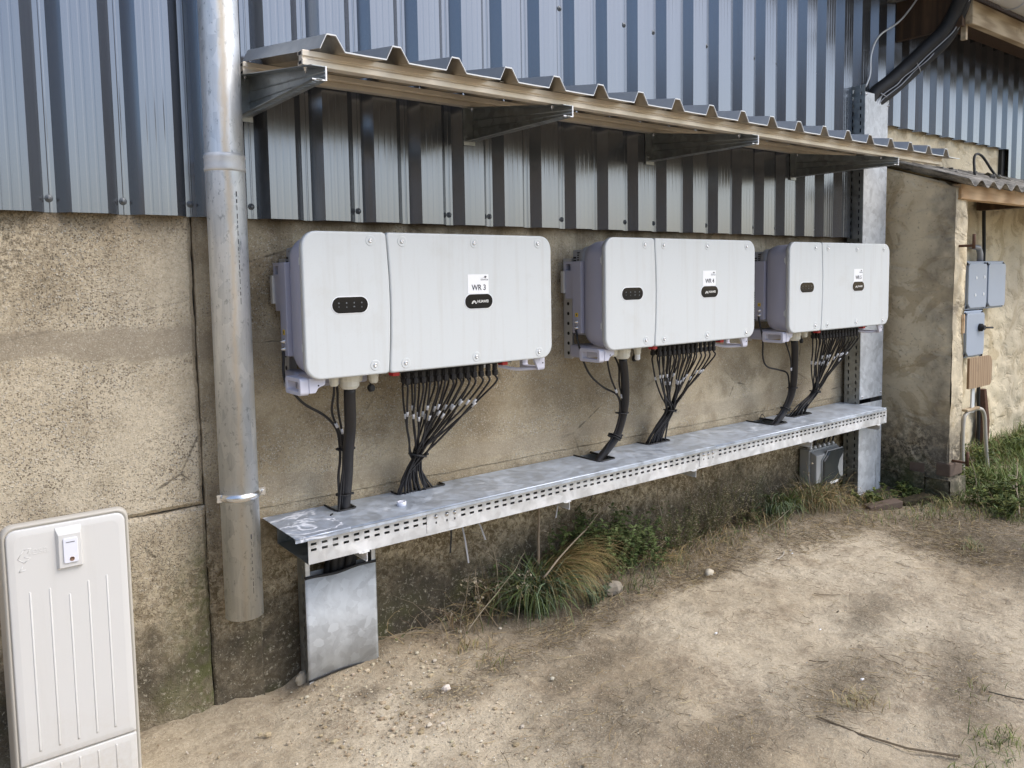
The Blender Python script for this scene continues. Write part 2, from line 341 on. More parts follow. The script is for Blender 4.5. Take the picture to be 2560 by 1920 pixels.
# ------------------------------------------------------------------ mesh helpers
AT = {}
class MB:
    def __init__(s): s.v = []; s.f = []; s.sm = []; s.c = []
    def add(s, vs, fs, smooth=False, col=None):
        o = len(s.v); s.v += [tuple(p) for p in vs]; s.f += [tuple(i+o for i in f) for f in fs]; s.sm += [smooth]*len(fs)
        s.c += [col or (1, 1, 1)]*len(vs)
        return s
    def box(s, x0, x1, y0, y1, z0, z1):
        vs = [(x, y, z) for x in (x0, x1) for y in (y0, y1) for z in (z0, z1)]
        return s.add(vs, [(0, 1, 3, 2), (4, 6, 7, 5), (0, 4, 5, 1), (2, 3, 7, 6), (0, 2, 6, 4), (1, 5, 7, 3)])
    def prism(s, poly, axis, a, b, smooth=False):
        """poly in the two other axes, extruded along axis from a to b"""
        n = len(poly)
        def P(p, t):
            if axis == 0: return (t, p[0], p[1])
            if axis == 1: return (p[0], t, p[1])
            return (p[0], p[1], t)
        vs = [P(p, a) for p in poly]+[P(p, b) for p in poly]
        fs = [(i, (i+1) % n, n+(i+1) % n, n+i) for i in range(n)]
        s.add(vs, fs, smooth); o = len(s.v)-2*n
        s.f += [tuple(o+i for i in reversed(range(n))), tuple(o+n+i for i in range(n))]; s.sm += [False, False]
        return s
    def rings(s, rings, cap0=True, cap1=True, smooth=True, flatcaps=True, col=None):
        n = len(rings[0]); vs = [p for r in rings for p in r]; fs = []
        for k in range(len(rings)-1):
            for i in range(n): fs.append((k*n+i, k*n+(i+1) % n, (k+1)*n+(i+1) % n, (k+1)*n+i))
        s.add(vs, fs, smooth, col); o = len(s.v)-len(vs)
        if cap0: s.f.append(tuple(o+i for i in reversed(range(n)))); s.sm.append(False)
        if cap1: s.f.append(tuple(o+(len(rings)-1)*n+i for i in range(n))); s.sm.append(False)
        return s
    def tube(s, path, r, seg=10, smooth=True, col=None, cap=True):
        P = [Vector(p) for p in path]; rs = r if isinstance(r, (list, tuple)) else [r]*len(P)
        t0 = (P[1]-P[0]).normalized(); ref = Vector((0, 0, 1)) if abs(t0.z) < .9 else Vector((0, 1, 0))
        nv = t0.cross(ref).normalized(); rg = []
        for i, p in enumerate(P):
            t = ((P[min(i+1, len(P)-1)]-P[max(i-1, 0)])).normalized()
            nv = (nv-t*nv.dot(t)).normalized(); b = t.cross(nv)
            rg.append([p+rs[i]*(math.cos(2*PI*k/seg)*nv+math.sin(2*PI*k/seg)*b) for k in range(seg)])
        return s.rings(rg, cap, cap, smooth, col=col)
    def lathe(s, c, ax, prof, seg=24):
        """prof: (radius, offset along ax)"""
        c = Vector(c); ax = Vector(ax).normalized(); ref = Vector((0, 0, 1)) if abs(ax.z) < .9 else Vector((0, 1, 0))
        u = ax.cross(ref).normalized(); w = ax.cross(u)
        rg = [[c+ax*h+r*(math.cos(2*PI*k/seg)*u+math.sin(2*PI*k/seg)*w) for k in range(seg)] for r, h in prof]
        return s.rings(rg)
    def build(s, name, mat, parent=None, flip=False):
        me = bpy.data.meshes.new(name); me.from_pydata(s.v, [], s.f)
        me.polygons.foreach_set('use_smooth', s.sm)
        if any(c != (1, 1, 1) for c in s.c):
            at = me.color_attributes.new('col', 'FLOAT_COLOR', 'POINT')
            flat = []
            for c in s.c: flat += [c[0], c[1], c[2], 1]
            at.data.foreach_set('color', flat)
        me.validate(); me.update()
        import bmesh
        bm = bmesh.new(); bm.from_mesh(me); bmesh.ops.recalc_face_normals(bm, faces=bm.faces); bm.to_mesh(me); bm.free()
        if mat: me.materials.append(M[mat] if isinstance(mat, str) else mat)
        o = bpy.data.objects.new(name, me); C.objects.link(o)
        if parent:
            o.parent = parent
            # geometry is written in world coordinates: bring it into the parent's frame
            me.transform(Matrix.Translation(-Vector(AT[parent.name]))); AT[o.name] = AT[parent.name]
        return o
def bev(o, w, seg=2, ang=35):
    m = o.modifiers.new('bevel', 'BEVEL'); m.width = w; m.segments = seg; m.limit_method = 'ANGLE'; m.angle_limit = math.radians(ang)
    return o
def thing(name, label, cat, loc=(0, 0, 0), group=None):
    o = bpy.data.objects.new(name, None); C.objects.link(o); o.location = loc; AT[o.name] = tuple(loc)
    o.empty_display_size = .1
    o['label'] = label; o['category'] = cat
    if group: o['group'] = group
    return o
def tag(o, label=None, cat=None, group=None, kind=None):
    for k, v in (('label', label), ('category', cat), ('group', group), ('kind', kind)):
        if v: o[k] = v
    return o
def one(mb, name, mat, label, cat, group=None, origin=None):
    """a thing that is a single mesh, origin at its base"""
    o = mb.build(name, mat)
    if origin is None:
        xs = [v[0] for v in mb.v]; ys = [v[1] for v in mb.v]; zs = [v[2] for v in mb.v]
        origin = ((min(xs)+max(xs))/2, (min(ys)+max(ys))/2, min(zs))
    o.data.transform(Matrix.Translation(-Vector(origin))); o.location = origin
    AT[o.name] = tuple(origin)
    return tag(o, label, cat, group)
def rrect(x0, x1, z0, z1, r, seg=6):
    """rounded rectangle, r = (bl, br, tr, tl)"""
    if not isinstance(r, (tuple, list)): r = (r,)*4
    pts = []
    for (cx, cz, a0, rr) in ((x0, z0, PI, r[0]), (x1, z0, 1.5*PI, r[1]), (x1, z1, 0, r[2]), (x0, z1, .5*PI, r[3])):
        ox = cx+rr if cx == x0 else cx-rr; oz = cz+rr if cz == z0 else cz-rr
        for k in range(seg+1):
            a = a0+.5*PI*k/seg; pts.append((ox+rr*math.cos(a), oz+rr*math.sin(a)))
    return pts
def inset(poly, d):
    cx = sum(p[0] for p in poly)/len(poly); cz = sum(p[1] for p in poly)/len(poly)
    x0 = min(p[0] for p in poly); x1 = max(p[0] for p in poly); z0 = min(p[1] for p in poly); z1 = max(p[1] for p in poly)
    sx = (x1-x0-2*d)/(x1-x0); sz = (z1-z0-2*d)/(z1-z0); mx = (x0+x1)/2; mz = (z0+z1)/2
    return [(mx+(p[0]-mx)*sx, mz+(p[1]-mz)*sz) for p in poly]
def slab(mb, poly, yb, yf, bevel):
    """rounded plate in XZ facing -Y, front edge softened"""
    rg = [[(p[0], yb, p[1]) for p in poly]]
    for k in range(5):
        a = .5*PI*k/4
        rg.append([(p[0], yf+bevel*(1-math.sin(a)), p[1]) for p in inset(poly, bevel*(1-math.cos(a)))])
    return mb.rings(rg)
def spline(pts, n=8):
    P = [Vector(p) for p in pts]; P = [2*P[0]-P[1]]+P+[2*P[-1]-P[-2]]; out = []
    for i in range(1, len(P)-2):
        for k in range(n):
            t = k/n; a, b, c, d = P[i-1], P[i], P[i+1], P[i+2]
            out.append(.5*((2*b)+(c-a)*t+(2*a-5*b+4*c-d)*t*t+(3*b-a-3*c+d)*t**3))
    out.append(P[-2]); return out
def text_mesh(txt, size, x, y, z, mat, parent, name='lettering', align='CENTER', depth=.0004, sx=1.0, bold=0.0):
    cu = bpy.data.curves.new(name, 'FONT'); cu.body = txt; cu.size = size; cu.align_x = align; cu.align_y = 'CENTER'
    cu.extrude = depth; cu.offset = bold
    tmp = bpy.data.objects.new('tmp', cu); C.objects.link(tmp)
    bpy.context.view_layer.update()
    me = bpy.data.meshes.new_from_object(tmp.evaluated_get(bpy.context.evaluated_depsgraph_get()))
    bpy.data.objects.remove(tmp); bpy.data.curves.remove(cu)
    me.transform(Matrix.Rotation(PI/2, 4, 'X') @ Matrix.Diagonal((sx, 1, 1, 1)))
    me.transform(Matrix.Translation((x, y, z)))
    me.name = name; me.materials.clear(); me.materials.append(M[mat])
    o = bpy.data.objects.new(name, me); C.objects.link(o); o.parent = parent
    me.transform(Matrix.Translation(-Vector(AT[parent.name]))); AT[o.name] = AT[parent.name]
    return o
# ------------------------------------------------------------------ ground
def frange(a, b, d):
    n = max(1, int(round((b-a)/d))); return [a+(b-a)*i/n for i in range(n)]
def gz(x, y):
    """height of the soil"""
    v = noise.noise(Vector((x*1.3, y*1.3, 0)))*.018+noise.noise(Vector((x*5, y*5, 3)))*.008
    near = max(0.0, 1-abs(y+.02)/.22) if y < .1 else 1
    v += near*.02*(1 if .35 < x < 3.6 else .4)
    if x > .85: v += .035*math.exp(-((y+.12)/.16)**2)*min(1, (x-.85)/.5)*(1 if x < 3.4 else max(0, 1-(x-3.4)))
    d2 = ((x+.02)/.08)**2+((y+.03)/.08)**2
    v -= .05*math.exp(-d2)
    return v
xs = [-40, -20, -10, -6, -4, -3, -2.2, -1.6]+frange(-1.2, 5.2, .016)+frange(5.2, 8, .1)+[8, 9, 11, 15, 22, 40, 60]
ys = [-60, -30, -15, -9, -6, -4.5, -3.6, -3, -2.6]+frange(-2.3, .12, .015)+[.12, .4, 1, 4, 20]
vs = []; fs = []
for j, y in enumerate(ys):
    for i, x in enumerate(xs):
        z = gz(x, y)
        if -1.3 < x < 5.3 and -2.4 < y < .2:
            z += noise.fractal(Vector((x*16, y*16, 1)), 1.0, 2.0, 4)*.0065
            rut = noise.noise(Vector((x*2.1, y*2.1, 9)))
            if rut > .05: z -= .010*abs(math.sin(x*38+y*22+4*noise.noise(Vector((x*3, y*3, 5)))))*min(1, (rut-.05)*5)
        vs.append((x, y, z))
n = len(xs)
for j in range(len(ys)-1):
    for i in range(n-1): fs.append((j*n+i, j*n+i+1, (j+1)*n+i+1, (j+1)*n+i))
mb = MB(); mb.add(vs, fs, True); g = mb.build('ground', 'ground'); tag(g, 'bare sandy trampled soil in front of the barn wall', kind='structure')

# ------------------------------------------------------------------ the barn
barn = thing('barn', 'barn with grey corrugated metal cladding above a pebbly concrete base wall', 'barn', (0, 0, 0))
def panel(x0, x1, z0, z1, yf, seed, wob=.004, yb=.22, nx=40, ch=.006):
    """concrete panel with slightly ragged, chamfered edges"""
    mb = MB(); pts = []
    for i in range(nx): pts.append([x0+(x1-x0)*i/nx, z0])
    nz = max(6, int(nx*(z1-z0)/(x1-x0)))
    for i in range(nz): pts.append([x1, z0+(z1-z0)*i/nz])
    for i in range(nx): pts.append([x1-(x1-x0)*i/nx, z1])
    for i in range(nz): pts.append([x0, z1-(z1-z0)*i/nz])
    rg = []
    for (y, ins) in ((yb, 0), (yf+ch, 0), (yf, ch)):
        r = []
        for p in inset(pts, ins):
            w = noise.noise(Vector((p[0]*9+seed, p[1]*9, 0)))*wob+noise.noise(Vector((p[0]*50+seed, p[1]*50, 0)))*wob*.5
            r.append((p[0]+w, y, p[1]+w))
        rg.append(r)
    return mb.rings(rg, smooth=False)
zb = -.35
panel(-3.2, -.2465, zb, .697, -.022, 1, .005, nx=160, ch=.012).build('concrete_panel', 'concL', barn)
panel(-3.2, -.2475, .704, 1.685, -.018, 5, .004, nx=160, ch=.014).build('concrete_panel', 'concL', barn)
panel(-.243, -.068, zb, 1.685, -.017, 9, .004, nx=12).build('pilaster', 'conc', barn)
mb = MB(); mb.box(-.30, -.06, .012, .029, zb, 1.66); mb.box(-3.0, -.20, .012, .029, .68, .72); mb.build('joint_filler', 'black', barn)
panel(-.066, 4.6, zb, .649, .005, 14, .004, nx=300, ch=.003).build('concrete_panel', 'conc', barn)
panel(-.066, 4.6, .6485, 1.24, .0, 21, .004, nx=300, ch=.002).build('concrete_panel', 'conc', barn)
panel(-.066, 4.6, 1.240, 1.70, .002, 25, .004, nx=300, ch=.002).build('concrete_panel', 'conc', barn)
mb = MB(); mb.box(-3.3, 9.0, .03, .2, zb, 4.2); mb.build('core_wall', 'plaster', barn)
mb = MB(); mb.box(4.0, 6.08, -.004, .1, 1.4, 2.55); mb.build('plaster_wall', 'plaster_in', barn)
# cladding: front flats 100 mm, back flats 35 mm, pitch 201 mm
PX = .2012
def cladding(xa, xb, z0, z1, name='cladding_sheet'):
    prof = []
    k0 = int(math.floor((xa+.03)/PX))-1
    for k in range(k0, int((xb+.1)/PX)+2):
        o = -.027+PX*k
        yb_, yf_ = -.020, -.058
        prof += [(o, yb_), (o+.035, yf_)]
        for t in (.024, .05, .076):       # stiffening grooves in the front flat
            prof += [(o+.033+t-.005, yf_), (o+.033+t-.0025, yf_+.00035), (o+.033+t+.0025, yf_+.00035), (o+.033+t+.005, yf_)]
        prof += [(o+.132, yf_), (o+.169, yb_), (o+.182, yb_), (o+.1845, yb_-.0008), (o+.1875, yb_-.0008), (o+.190, yb_)]
    P = [p for p in prof if xa <= p[0] <= xb]
    nz = max(2, int((z1-z0)/.25)); mb = MB(); vs = []; fs = []
    for j in range(nz+1):
        z = z0+(z1-z0)*j/nz
        for i, p in enumerate(P):
            w = .0012*noise.noise(Vector((p[0]*4.1, z*1.4, 2)))
            vs.append((p[0], p[1]+w, z))
    m_ = len(P)
    for j in range(nz):
        for i in range(m_-1): fs.append((j*m_+i, j*m_+i+1, (j+1)*m_+i+1, (j+1)*m_+i))
    mb.add(vs, fs, False)
    o = mb.build(name, 'clad', barn)
    s_ = o.modifiers.new('gauge', 'SOLIDIFY'); s_.thickness = .0012; s_.offset = 1
    return o
cladding(-3.3, 4.04, 1.667, 4.3)
cladding(4.0, 6.12, 2.41, 4.3)
cladding(6.09, 9.0, 2.08, 4.3)
mb = MB(); mb.box(6.04, 6.11, -.03, .1, 2.1, 2.41); mb.build('shadow_gap', 'black', barn)
def screw(x, y, z, parent, name='screw', r=.0085, mat='dull'):
    mb = MB(); mb.lathe((x, y, z), (0, -1, 0), [(r*1.35, 0), (r*1.35, .0014), (r, .003), (r*.62, .0032), (r*.62, .0085), (r*.3, .0095)], 12)
    return mb.build(name, mat, parent)
for k in (-4, -3, -2, -1, 0, 2, 4, 5, 7, 9, 10, 12, 14, 15, 17):
    screw(-.046+PX*k, -.020, 1.708, barn)
for k in (7, 9, 10, 12, 14, 15, 17): screw(-.046+PX*k, -.020, 2.632, barn)
# eaves above the right-hand part
mb = MB(); mb.box(4.25, 4.29, -.47, -.05, 2.955, 3.9); mb.build('eave_end_board', 'wood_dark', barn)
mb = MB(); mb.box(4.30, 9.2, -.51, -.465, 2.965, 3.105); o = mb.build('fascia_board', 'wood_old', barn); bev(o, .004)
mb = MB(); mb.box(4.29, 9.2, -.464, -.06, 3.15, 3.19); mb.build('eave_soffit', 'wood_dark', barn)
mb = MB(); mb.box(4.20, 9.2, -.53, 0, 3.20, 3.26); mb.box(3.0, 9.2, -.85, 0, 3.42, 3.48); mb.build('roof_edge_and_reflection_slab', 'fibre', barn)  # upper longer slab is unseen, added to darken the cladding's reflections
# half-round gutter
mb = MB(); vs = []; fs = []
cx, cz, r = -.615, 3.17, .085
nn = 14
for X in (4.28, 9.2):
    for k in range(nn+1):
        a = PI+PI*k/nn; vs.append((X, cx+r*math.cos(a), cz+r*math.sin(a)))
for k in range(nn): fs.append((k, k+1, nn+1+k+1, nn+1+k))
fs.append(tuple(range(nn+1)))
mb.add(vs, fs, True)
mb.tube([(4.28, cx-r-.004, cz), (9.2, cx-r-.004, cz)], .009, 8)
o = mb.build('gutter', 'dusty_gutter', barn); sm = o.modifiers.new('gauge', 'SOLIDIFY'); sm.thickness = .0015
for X in (4.62, 5.3, 6.0):
    mb = MB(); mb.tube([(X, cx+(r+.003)*math.cos(PI+PI*k/12), cz+(r+.003)*math.sin(PI+PI*k/12)) for k in range(13)], .006, 6); mb.build('gutter_bracket', 'grey', barn)
# hanging offcut at the fascia end
mb = MB(); mb.box(4.305, 4.33, -.47, -.44, 2.88, 3.0); mb.build('hanging_batten', 'wood_old', barn)

# ------------------------------------------------------------------ lean-to on the right
lt = thing('lean_to', 'open beige plastered lean-to with a lichened corrugated roof at the barn corner', 'shed', (4.13, -.3, 0))
def rough_block(x0, x1, y0, y1, z0, ztop, seed, amp=.012, d=.035):
    """plastered block whose faces wobble; ztop(y) gives the sloping top"""
    mb = MB()
    def W(p, nrm):
        a = noise.fractal(Vector((p[0]*3+seed, p[1]*3, p[2]*3)), 1, 2, 5)*amp
        return (p[0]+nrm[0]*a, p[1]+nrm[1]*a, p[2])
    for (ax, c, u0, u1, nrm) in ((0, x0, y0, y1, (-1, 0, 0)), (0, x1, y0, y1, (1, 0, 0)), (1, y0, x0, x1, (0, -1, 0)), (1, y1, x0, x1, (0, 1, 0))):
        nu = max(3, int((u1-u0)/d)); nz = 60; vs = []; fs = []
        for j in range(nz+1):
            for i in range(nu+1):
                u = u0+(u1-u0)*i/nu
                p = (c, u) if ax == 0 else (u, c)
                zt = ztop(p[1]); z = z0+(zt-z0)*j/nz
                edge = 1.0
                e = W((p[0], p[1], z), nrm)
                # corners share the displacement of both faces
                vs.append(e)
        for j in range(nz):
            for i in range(nu): fs.append((j*(nu+1)+i, j*(nu+1)+i+1, (j+1)*(nu+1)+i+1, (j+1)*(nu+1)+i))
        mb.add(vs, fs, True)
    mb.add([(x0-.01, y0-.01, ztop(y0)-.002), (x1+.01, y0-.01, ztop(y0)-.002), (x1+.01, y1, ztop(y1)-.002), (x0-.01, y1, ztop(y1)-.002)], [(0, 1, 2, 3)])
    return mb
RS = lambda y: 2.165+.345*y        # underside of the roof
rough_block(4.13, 4.30, -.515, .02, .13, lambda y: RS(y)-.015 if y > -.45 else RS(y)-.03, 3, .014).build('side_wall', 'plaster', lt)
# base course of old bricks and rubble
mb = MB()
yy = .0
for i, (ya, yb2) in enumerate(((-.53, -.38), (-.375, -.20), (-.19, .01))):
    mb2 = rough_block(4.115+.01*i, 4.32, ya, yb2, -.2, (lambda t: (lambda y: t))(.135+.02*(i % 2)), 20+i, .02, .02)
    mb.add(mb2.v, mb2.f, False)
mb.build('footing', M['plaster'], lt)
for bx_ in ((4.126, 4.15, -.37, -.27, .13, .215), (4.127, 4.30, -.528, -.44, .15, .235)):
    mb = MB(); mb.box(*bx_); bev(mb.build('brick', 'brick', lt), .008, 3)
# roof sheet, waves run down the slope
def wavy_roof(x0, x1, ya, yb_, pitch=.177, amp=.021, thick=.007):
    mb = MB(); nx = int((x1-x0)/pitch*16); ny = 14; top = []; bot = []
    for j in range(ny+1):
        y = ya+(yb_-ya)*j/ny; zc = RS(y)+.025
        for i in range(nx+1):
            x = x0+(x1-x0)*i/nx
            z = zc+amp*math.cos(2*PI*(x-x0)/pitch)
            z += .003*noise.noise(Vector((x*9, y*9, 1)))
            top.append((x, y, z)); bot.append((x, y, z-thick))
    N = len(top); nxx = nx+1; fs = []
    for j in range(ny):
        for i in range(nx):
            fs.append((j*nxx+i, j*nxx+i+1, (j+1)*nxx+i+1, (j+1)*nxx+i)); fs.append((N+j*nxx+i, N+(j+1)*nxx+i, N+(j+1)*nxx+i+1, N+j*nxx+i+1))
    for i in range(nx):
        fs.append((i, N+i, N+i+1, i+1)); a = ny*nxx+i; fs.append((a, a+1, N+a+1, N+a))
    for j in range(ny):
        a = j*nxx; fs.append((a, a+nxx, N+a+nxx, N+a)); a = j*nxx+nx; fs.append((a, N+a, N+a+nxx, a+nxx))
    mb.add(top+bot, fs, True); return mb
wavy_roof(4.10, 8.8, -.60, .0).build('roof_sheet', 'fibre', lt)
mb = MB(); mb.box(4.17, 8.8, -.53, -.47, RS(-.5)-.105, RS(-.5)-.012); bev(mb.build('eave_beam', 'wood_new', lt), .004)
mb = MB(); mb.box(4.3, 8.8, -.33, -.27, RS(-.3)-.09, RS(-.3)-.01); mb.build('purlin', 'wood_old', lt)
# rear plaster of the alcove, with a heavy relief
mb = MB(); vs = []; fs = []; nx, nz = 150, 90
for j in range(nz+1):
    for i in range(nx+1):
        x = 4.6+4.2*i/nx; z = -.2+2.25*j/nz
        a = noise.fractal(Vector((x*2.4, 1, z*3.4)), 1, 2.1, 5)
        vs.append((x, -.004-.025*abs(a)-.012*noise.noise(Vector((x*9, 3, z*12))), z))
for j in range(nz):
    for i in range(nx): fs.append((j*(nx+1)+i, j*(nx+1)+i+1, (j+1)*(nx+1)+i+1, (j+1)*(nx+1)+i))
mb.add(vs, fs, True); mb.build('rear_wall', 'plaster_in', lt)
mb = MB(); mb.tube([(5.70+.012*math.sin(z*9), -.05, z) for z in [-.1+.1*k for k in range(22)]], .014, 8); mb.build('dark_pipe', 'black', lt)
mb = MB(); mb.tube([(5.74, -.06, -.1), (5.77, -.06, .25), (5.76, -.05, .5)], [.05, .045, .03], 7, False); mb.build('rotten_post', 'rust', lt)
mb = MB(); mb.box(4.4, 4.52, -.44, -.02, RS(-.4)-.13, RS(-.4)-.0); mb.box(5.6, 5.68, -.44, -.03, RS(-.4)-.12, RS(-.4)-.02); mb.build('rafter', 'wood_dark', lt)
for z, zz in ((1.60, .05), (.245, .05)):
    mb = MB(); mb.tube([(4.20, -.50, z), (4.20, -.60, z)], .008, 8); mb.tube([(4.20, -.597, z-.02), (4.20, -.597, z+.07)], .010, 8); mb.build('hinge_pin', 'rust', lt)
mb = MB(); mb.box(4.28, 4.315, -.51, -.45, 1.05, 1.17); mb.build('wooden_wedge', 'wood_new', lt)

# things on the lean-to roof
mb = MB(); mb.tube(spline([(4.95, -.28, RS(-.28)+.04), (5.03, -.24, 2.23), (5.12, -.22, 2.275), (5.22, -.22, 2.262), (5.30, -.25, 2.17), (5.32, -.27, RS(-.27)+.06)], 5), .009, 8)
one(mb, 'bent_cable', 'black', 'bent piece of thick black cable arching over the lichened corrugated roof', 'cable')
mb = MB(); mb.rings([[(5.30, -.30, 2.10), (5.44, -.34, 2.08), (5.46, -.20, 2.13), (5.34, -.18, 2.15)], [(5.32, -.28, 2.125), (5.42, -.33, 2.10), (5.43, -.2, 2.155), (5.36, -.2, 2.165)]], smooth=False)
one(mb, 'stone_shard', 'stone', 'pale flat stone shard lying on the corrugated lean-to roof', 'stone')
for i, (x, y, s_) in enumerate(((4.64, -.20, .02), (4.84, -.17, .022), (5.14, -.32, .03), (4.62, -.3, .016), (5.55, -.2, .025), (5.35, -.12, .02))):
    mb = MB(); mb.rings([[(x+s_*rnd.uniform(.7, 1.2)*math.cos(a)*(1-.4*k), y+s_*rnd.uniform(.7, 1.2)*math.sin(a)*(1-.4*k), RS(y)+.035+s_*1.1*k) for a in [q_*PI/3 for q_ in range(6)]] for k in (0, .5, 1)], smooth=False)
    one(mb, 'moss_lump', 'fibre', 'small dark lump of debris on the lichened corrugated roof', 'debris', 'dark lumps on the lean-to roof')
# ------------------------------------------------------------------ electrical boxes and chair in the alcove
eb = thing('fuse_box', 'blue-grey metal fuse boxes in an L shape mounted on the alcove plaster wall', 'fuse box', (5.9, -.05, .75))
def cover_box(x0, x1, z0, z1, name, y0=-.01, y1=-.12):
    mb = MB(); mb.box(x0, x1, y1+.02, y0, z0, z1); o = mb.build(name, 'bluegrey', eb); bev(o, .008)
    a = .035; p = [(x0+.012+a, z0+.015), (x1-.012-a*.3, z0+.015), (x1-.012, z0+.015+a), (x1-.012, z1-.02-a*.5), (x1-.012-a*.5, z1-.02), (x0+.012+a*.6, z1-.02), (x0+.012, z1-.02-a*.6), (x0+.012, z0+.015+a)]
    mb = MB(); slab(mb, p, y1+.02, y1, .004); c = mb.build('cover', 'bluegrey', eb)
    for (xx, zz) in ((x0+.02, z0+.02), (x1-.02, z0+.02), (x0+.02, z1-.02), (x1-.02, z1-.02)): screw(xx, y1+.018, zz, c, 'cover_screw', .009, 'black')
    return c
cover_box(5.28, 5.622, 1.148, 1.516, 'box'); cover_box(5.627, 5.965, 1.148, 1.516, 'box'); cover_box(5.27, 5.60, .785, 1.142, 'box')
for xx, zz in ((5.42, 1.39), (5.56, 1.395), (5.41, 1.26), (5.55, 1.265)):
    mb = MB(); mb.lathe((xx, -.119, zz), (0, -1, 0), [(.012, 0), (.012, .004)], 12); mb.build('white_plug', 'paper', eb)
mb = MB(); mb.lathe((5.50, -.12, 1.01), (0, -1, 0), [(.03, 0), (.03, .02), (.018, .03), (.018, .04)], 14); mb.tube([(5.50, -.15, 1.01), (5.61, -.17, 1.005)], .008, 6); mb.build('rotary_handle', 'black', eb)
mb = MB(); mb.tube([(5.62, -.06, 1.51), (5.62, -.06, 1.57), (5.59, -.06, 1.62), (5.48, -.05, 1.63)], .022, 10); mb.build('inlet_pipe', 'grey', eb)
ch = thing('broken_chair', 'broken old chair with white tube frame and plywood backrest leaning under the fuse boxes', 'chair', (4.9, -.38, 0))
def arch(y, dx=0):
    return spline([(4.67+dx, y, .0), (4.645+dx, y, .25), (4.65+dx, y, .42), (4.70+dx, y, .475), (4.88+dx, y, .485), (4.975+dx, y, .43), (5.01+dx, y, .25), (5.06+dx, y, .03)], 6)
mb = MB(); mb.tube(arch(-.38), .013, 10); mb.build('tube_frame', 'cabrim', ch)
mb = MB(); mb.box(4.66, 4.86, -.40, -.36, .487, .505); bev(mb.build('seat_board', 'wood_old', ch), .006)
mb = MB(); mb.box(4.755, 4.80, -.385, -.375, .47, .80); mb.build('back_bar', 'white', ch)
mb = MB(); mb.prism(rrect(4.655, 5.015, .645, .855, (.005, .04, .06, .005)), 1, -.405, -.39); mb.build('backrest', 'ply', ch)

# ------------------------------------------------------------------ downpipe
dp = thing('downpipe', 'large stained galvanised downpipe hanging in front of the wall beside the canopy', 'downpipe', (-.16, -.12, .335))
PXc, PYc, PR = -.1615, -.12, .0615
mb = MB(); mb.lathe((PXc, PYc, 0), (0, 0, 1), [(PR-.002, .337), (PR, .333), (PR, 1.80), (PR+.0005, 1.83)], 48)
mb.f = [f for f in mb.f if len(f) < 10] ; mb.sm = [True]*len(mb.f)
mb.build('lower_pipe', 'pipe', dp)
mb = MB(); mb.lathe((PXc, PYc, 0), (0, 0, 1), [(PR-.003, .34), (PR-.003, .9)], 32); mb.build('pipe_bore', 'black', dp)
mb = MB(); mb.lathe((PXc, PYc, 0), (0, 0, 1), [(PR+.0005, 1.855), (PR-.001, 1.86), (PR-.001, 2.62), (PR+.001, 2.64), (PR+.003, 2.66), (PR+.003, 2.76)], 48); mb.build('upper_pipe', 'pipe', dp)
mb = MB(); mb.lathe((PXc, PYc, 0), (0, 0, 1), [(PR+.0005, 1.805), (PR+.0035, 1.812), (PR+.0015, 1.822), (PR+.0015, 1.845), (PR+.0035, 1.852), (PR, 1.862)], 48); mb.build('socket_joint', 'galv_pale', dp)
mb = MB(); mb.lathe((PXc, PYc, 0), (0, 0, 1), [(PR-.002, 2.75), (PR-.002, 3.9)], 48); mb.build('top_pipe', 'pipe', dp)
zc = .745
mb = MB(); mb.lathe((PXc, PYc, zc), (0, 0, 1), [(PR+.001, -.013), (PR+.002, -.012), (PR+.007, -.006), (PR+.008, 0), (PR+.007, .006), (PR+.002, .012), (PR+.001, .013)], 48)
mb.build('clamp_ring', 'zinc', dp)
mb = MB(); mb.box(PXc+PR-.002, PXc+PR+.022, PYc-.012, PYc-.004, zc-.012, zc+.014); mb.lathe((PXc+PR+.013, PYc-.012, zc), (0, -1, 0), [(.006, 0), (.006, .008)], 6); mb.build('clamp_lug', 'zinc', dp)
mb = MB(); mb.box(PXc-PR-.016, PXc-PR+.004, PYc-.014, PYc-.002, zc-.013, zc+.013); mb.build('clamp_hinge', 'zinc', dp)
mb = MB(); mb.tube([(PXc, PYc+PR, zc), (PXc, .02, zc)], .006, 8); mb.build('clamp_bolt', 'zinc', dp)
# printed marking running up the pipe
def pipe_mark(z0, z1, seed):
    r2 = random.Random(seed); mb = MB(); z = z0
    a0 = math.radians(-78)
    while z < z1:
        h = r2.choice((.006, .009, .012, .016)) if z > z0+.02 else .02
        w = .0017 if z > z1-.03 else r2.uniform(.0006, .0012)
        a = a0; R2 = PR+.0007
        vs = [(PXc+R2*math.cos(a+s1*w/PR*1.2), PYc+R2*math.sin(a+s1*w/PR*1.2), zz) for zz in (z, z+h) for s1 in (-1, 1)]
        mb.add(vs, [(0, 1, 3, 2)]); z += h+r2.uniform(.004, .012)
    return mb
pipe_mark(1.38, 1.73, 3).build('printed_marking', 'ink', dp); pipe_mark(.42, .62, 4).build('printed_marking', 'ink', dp)

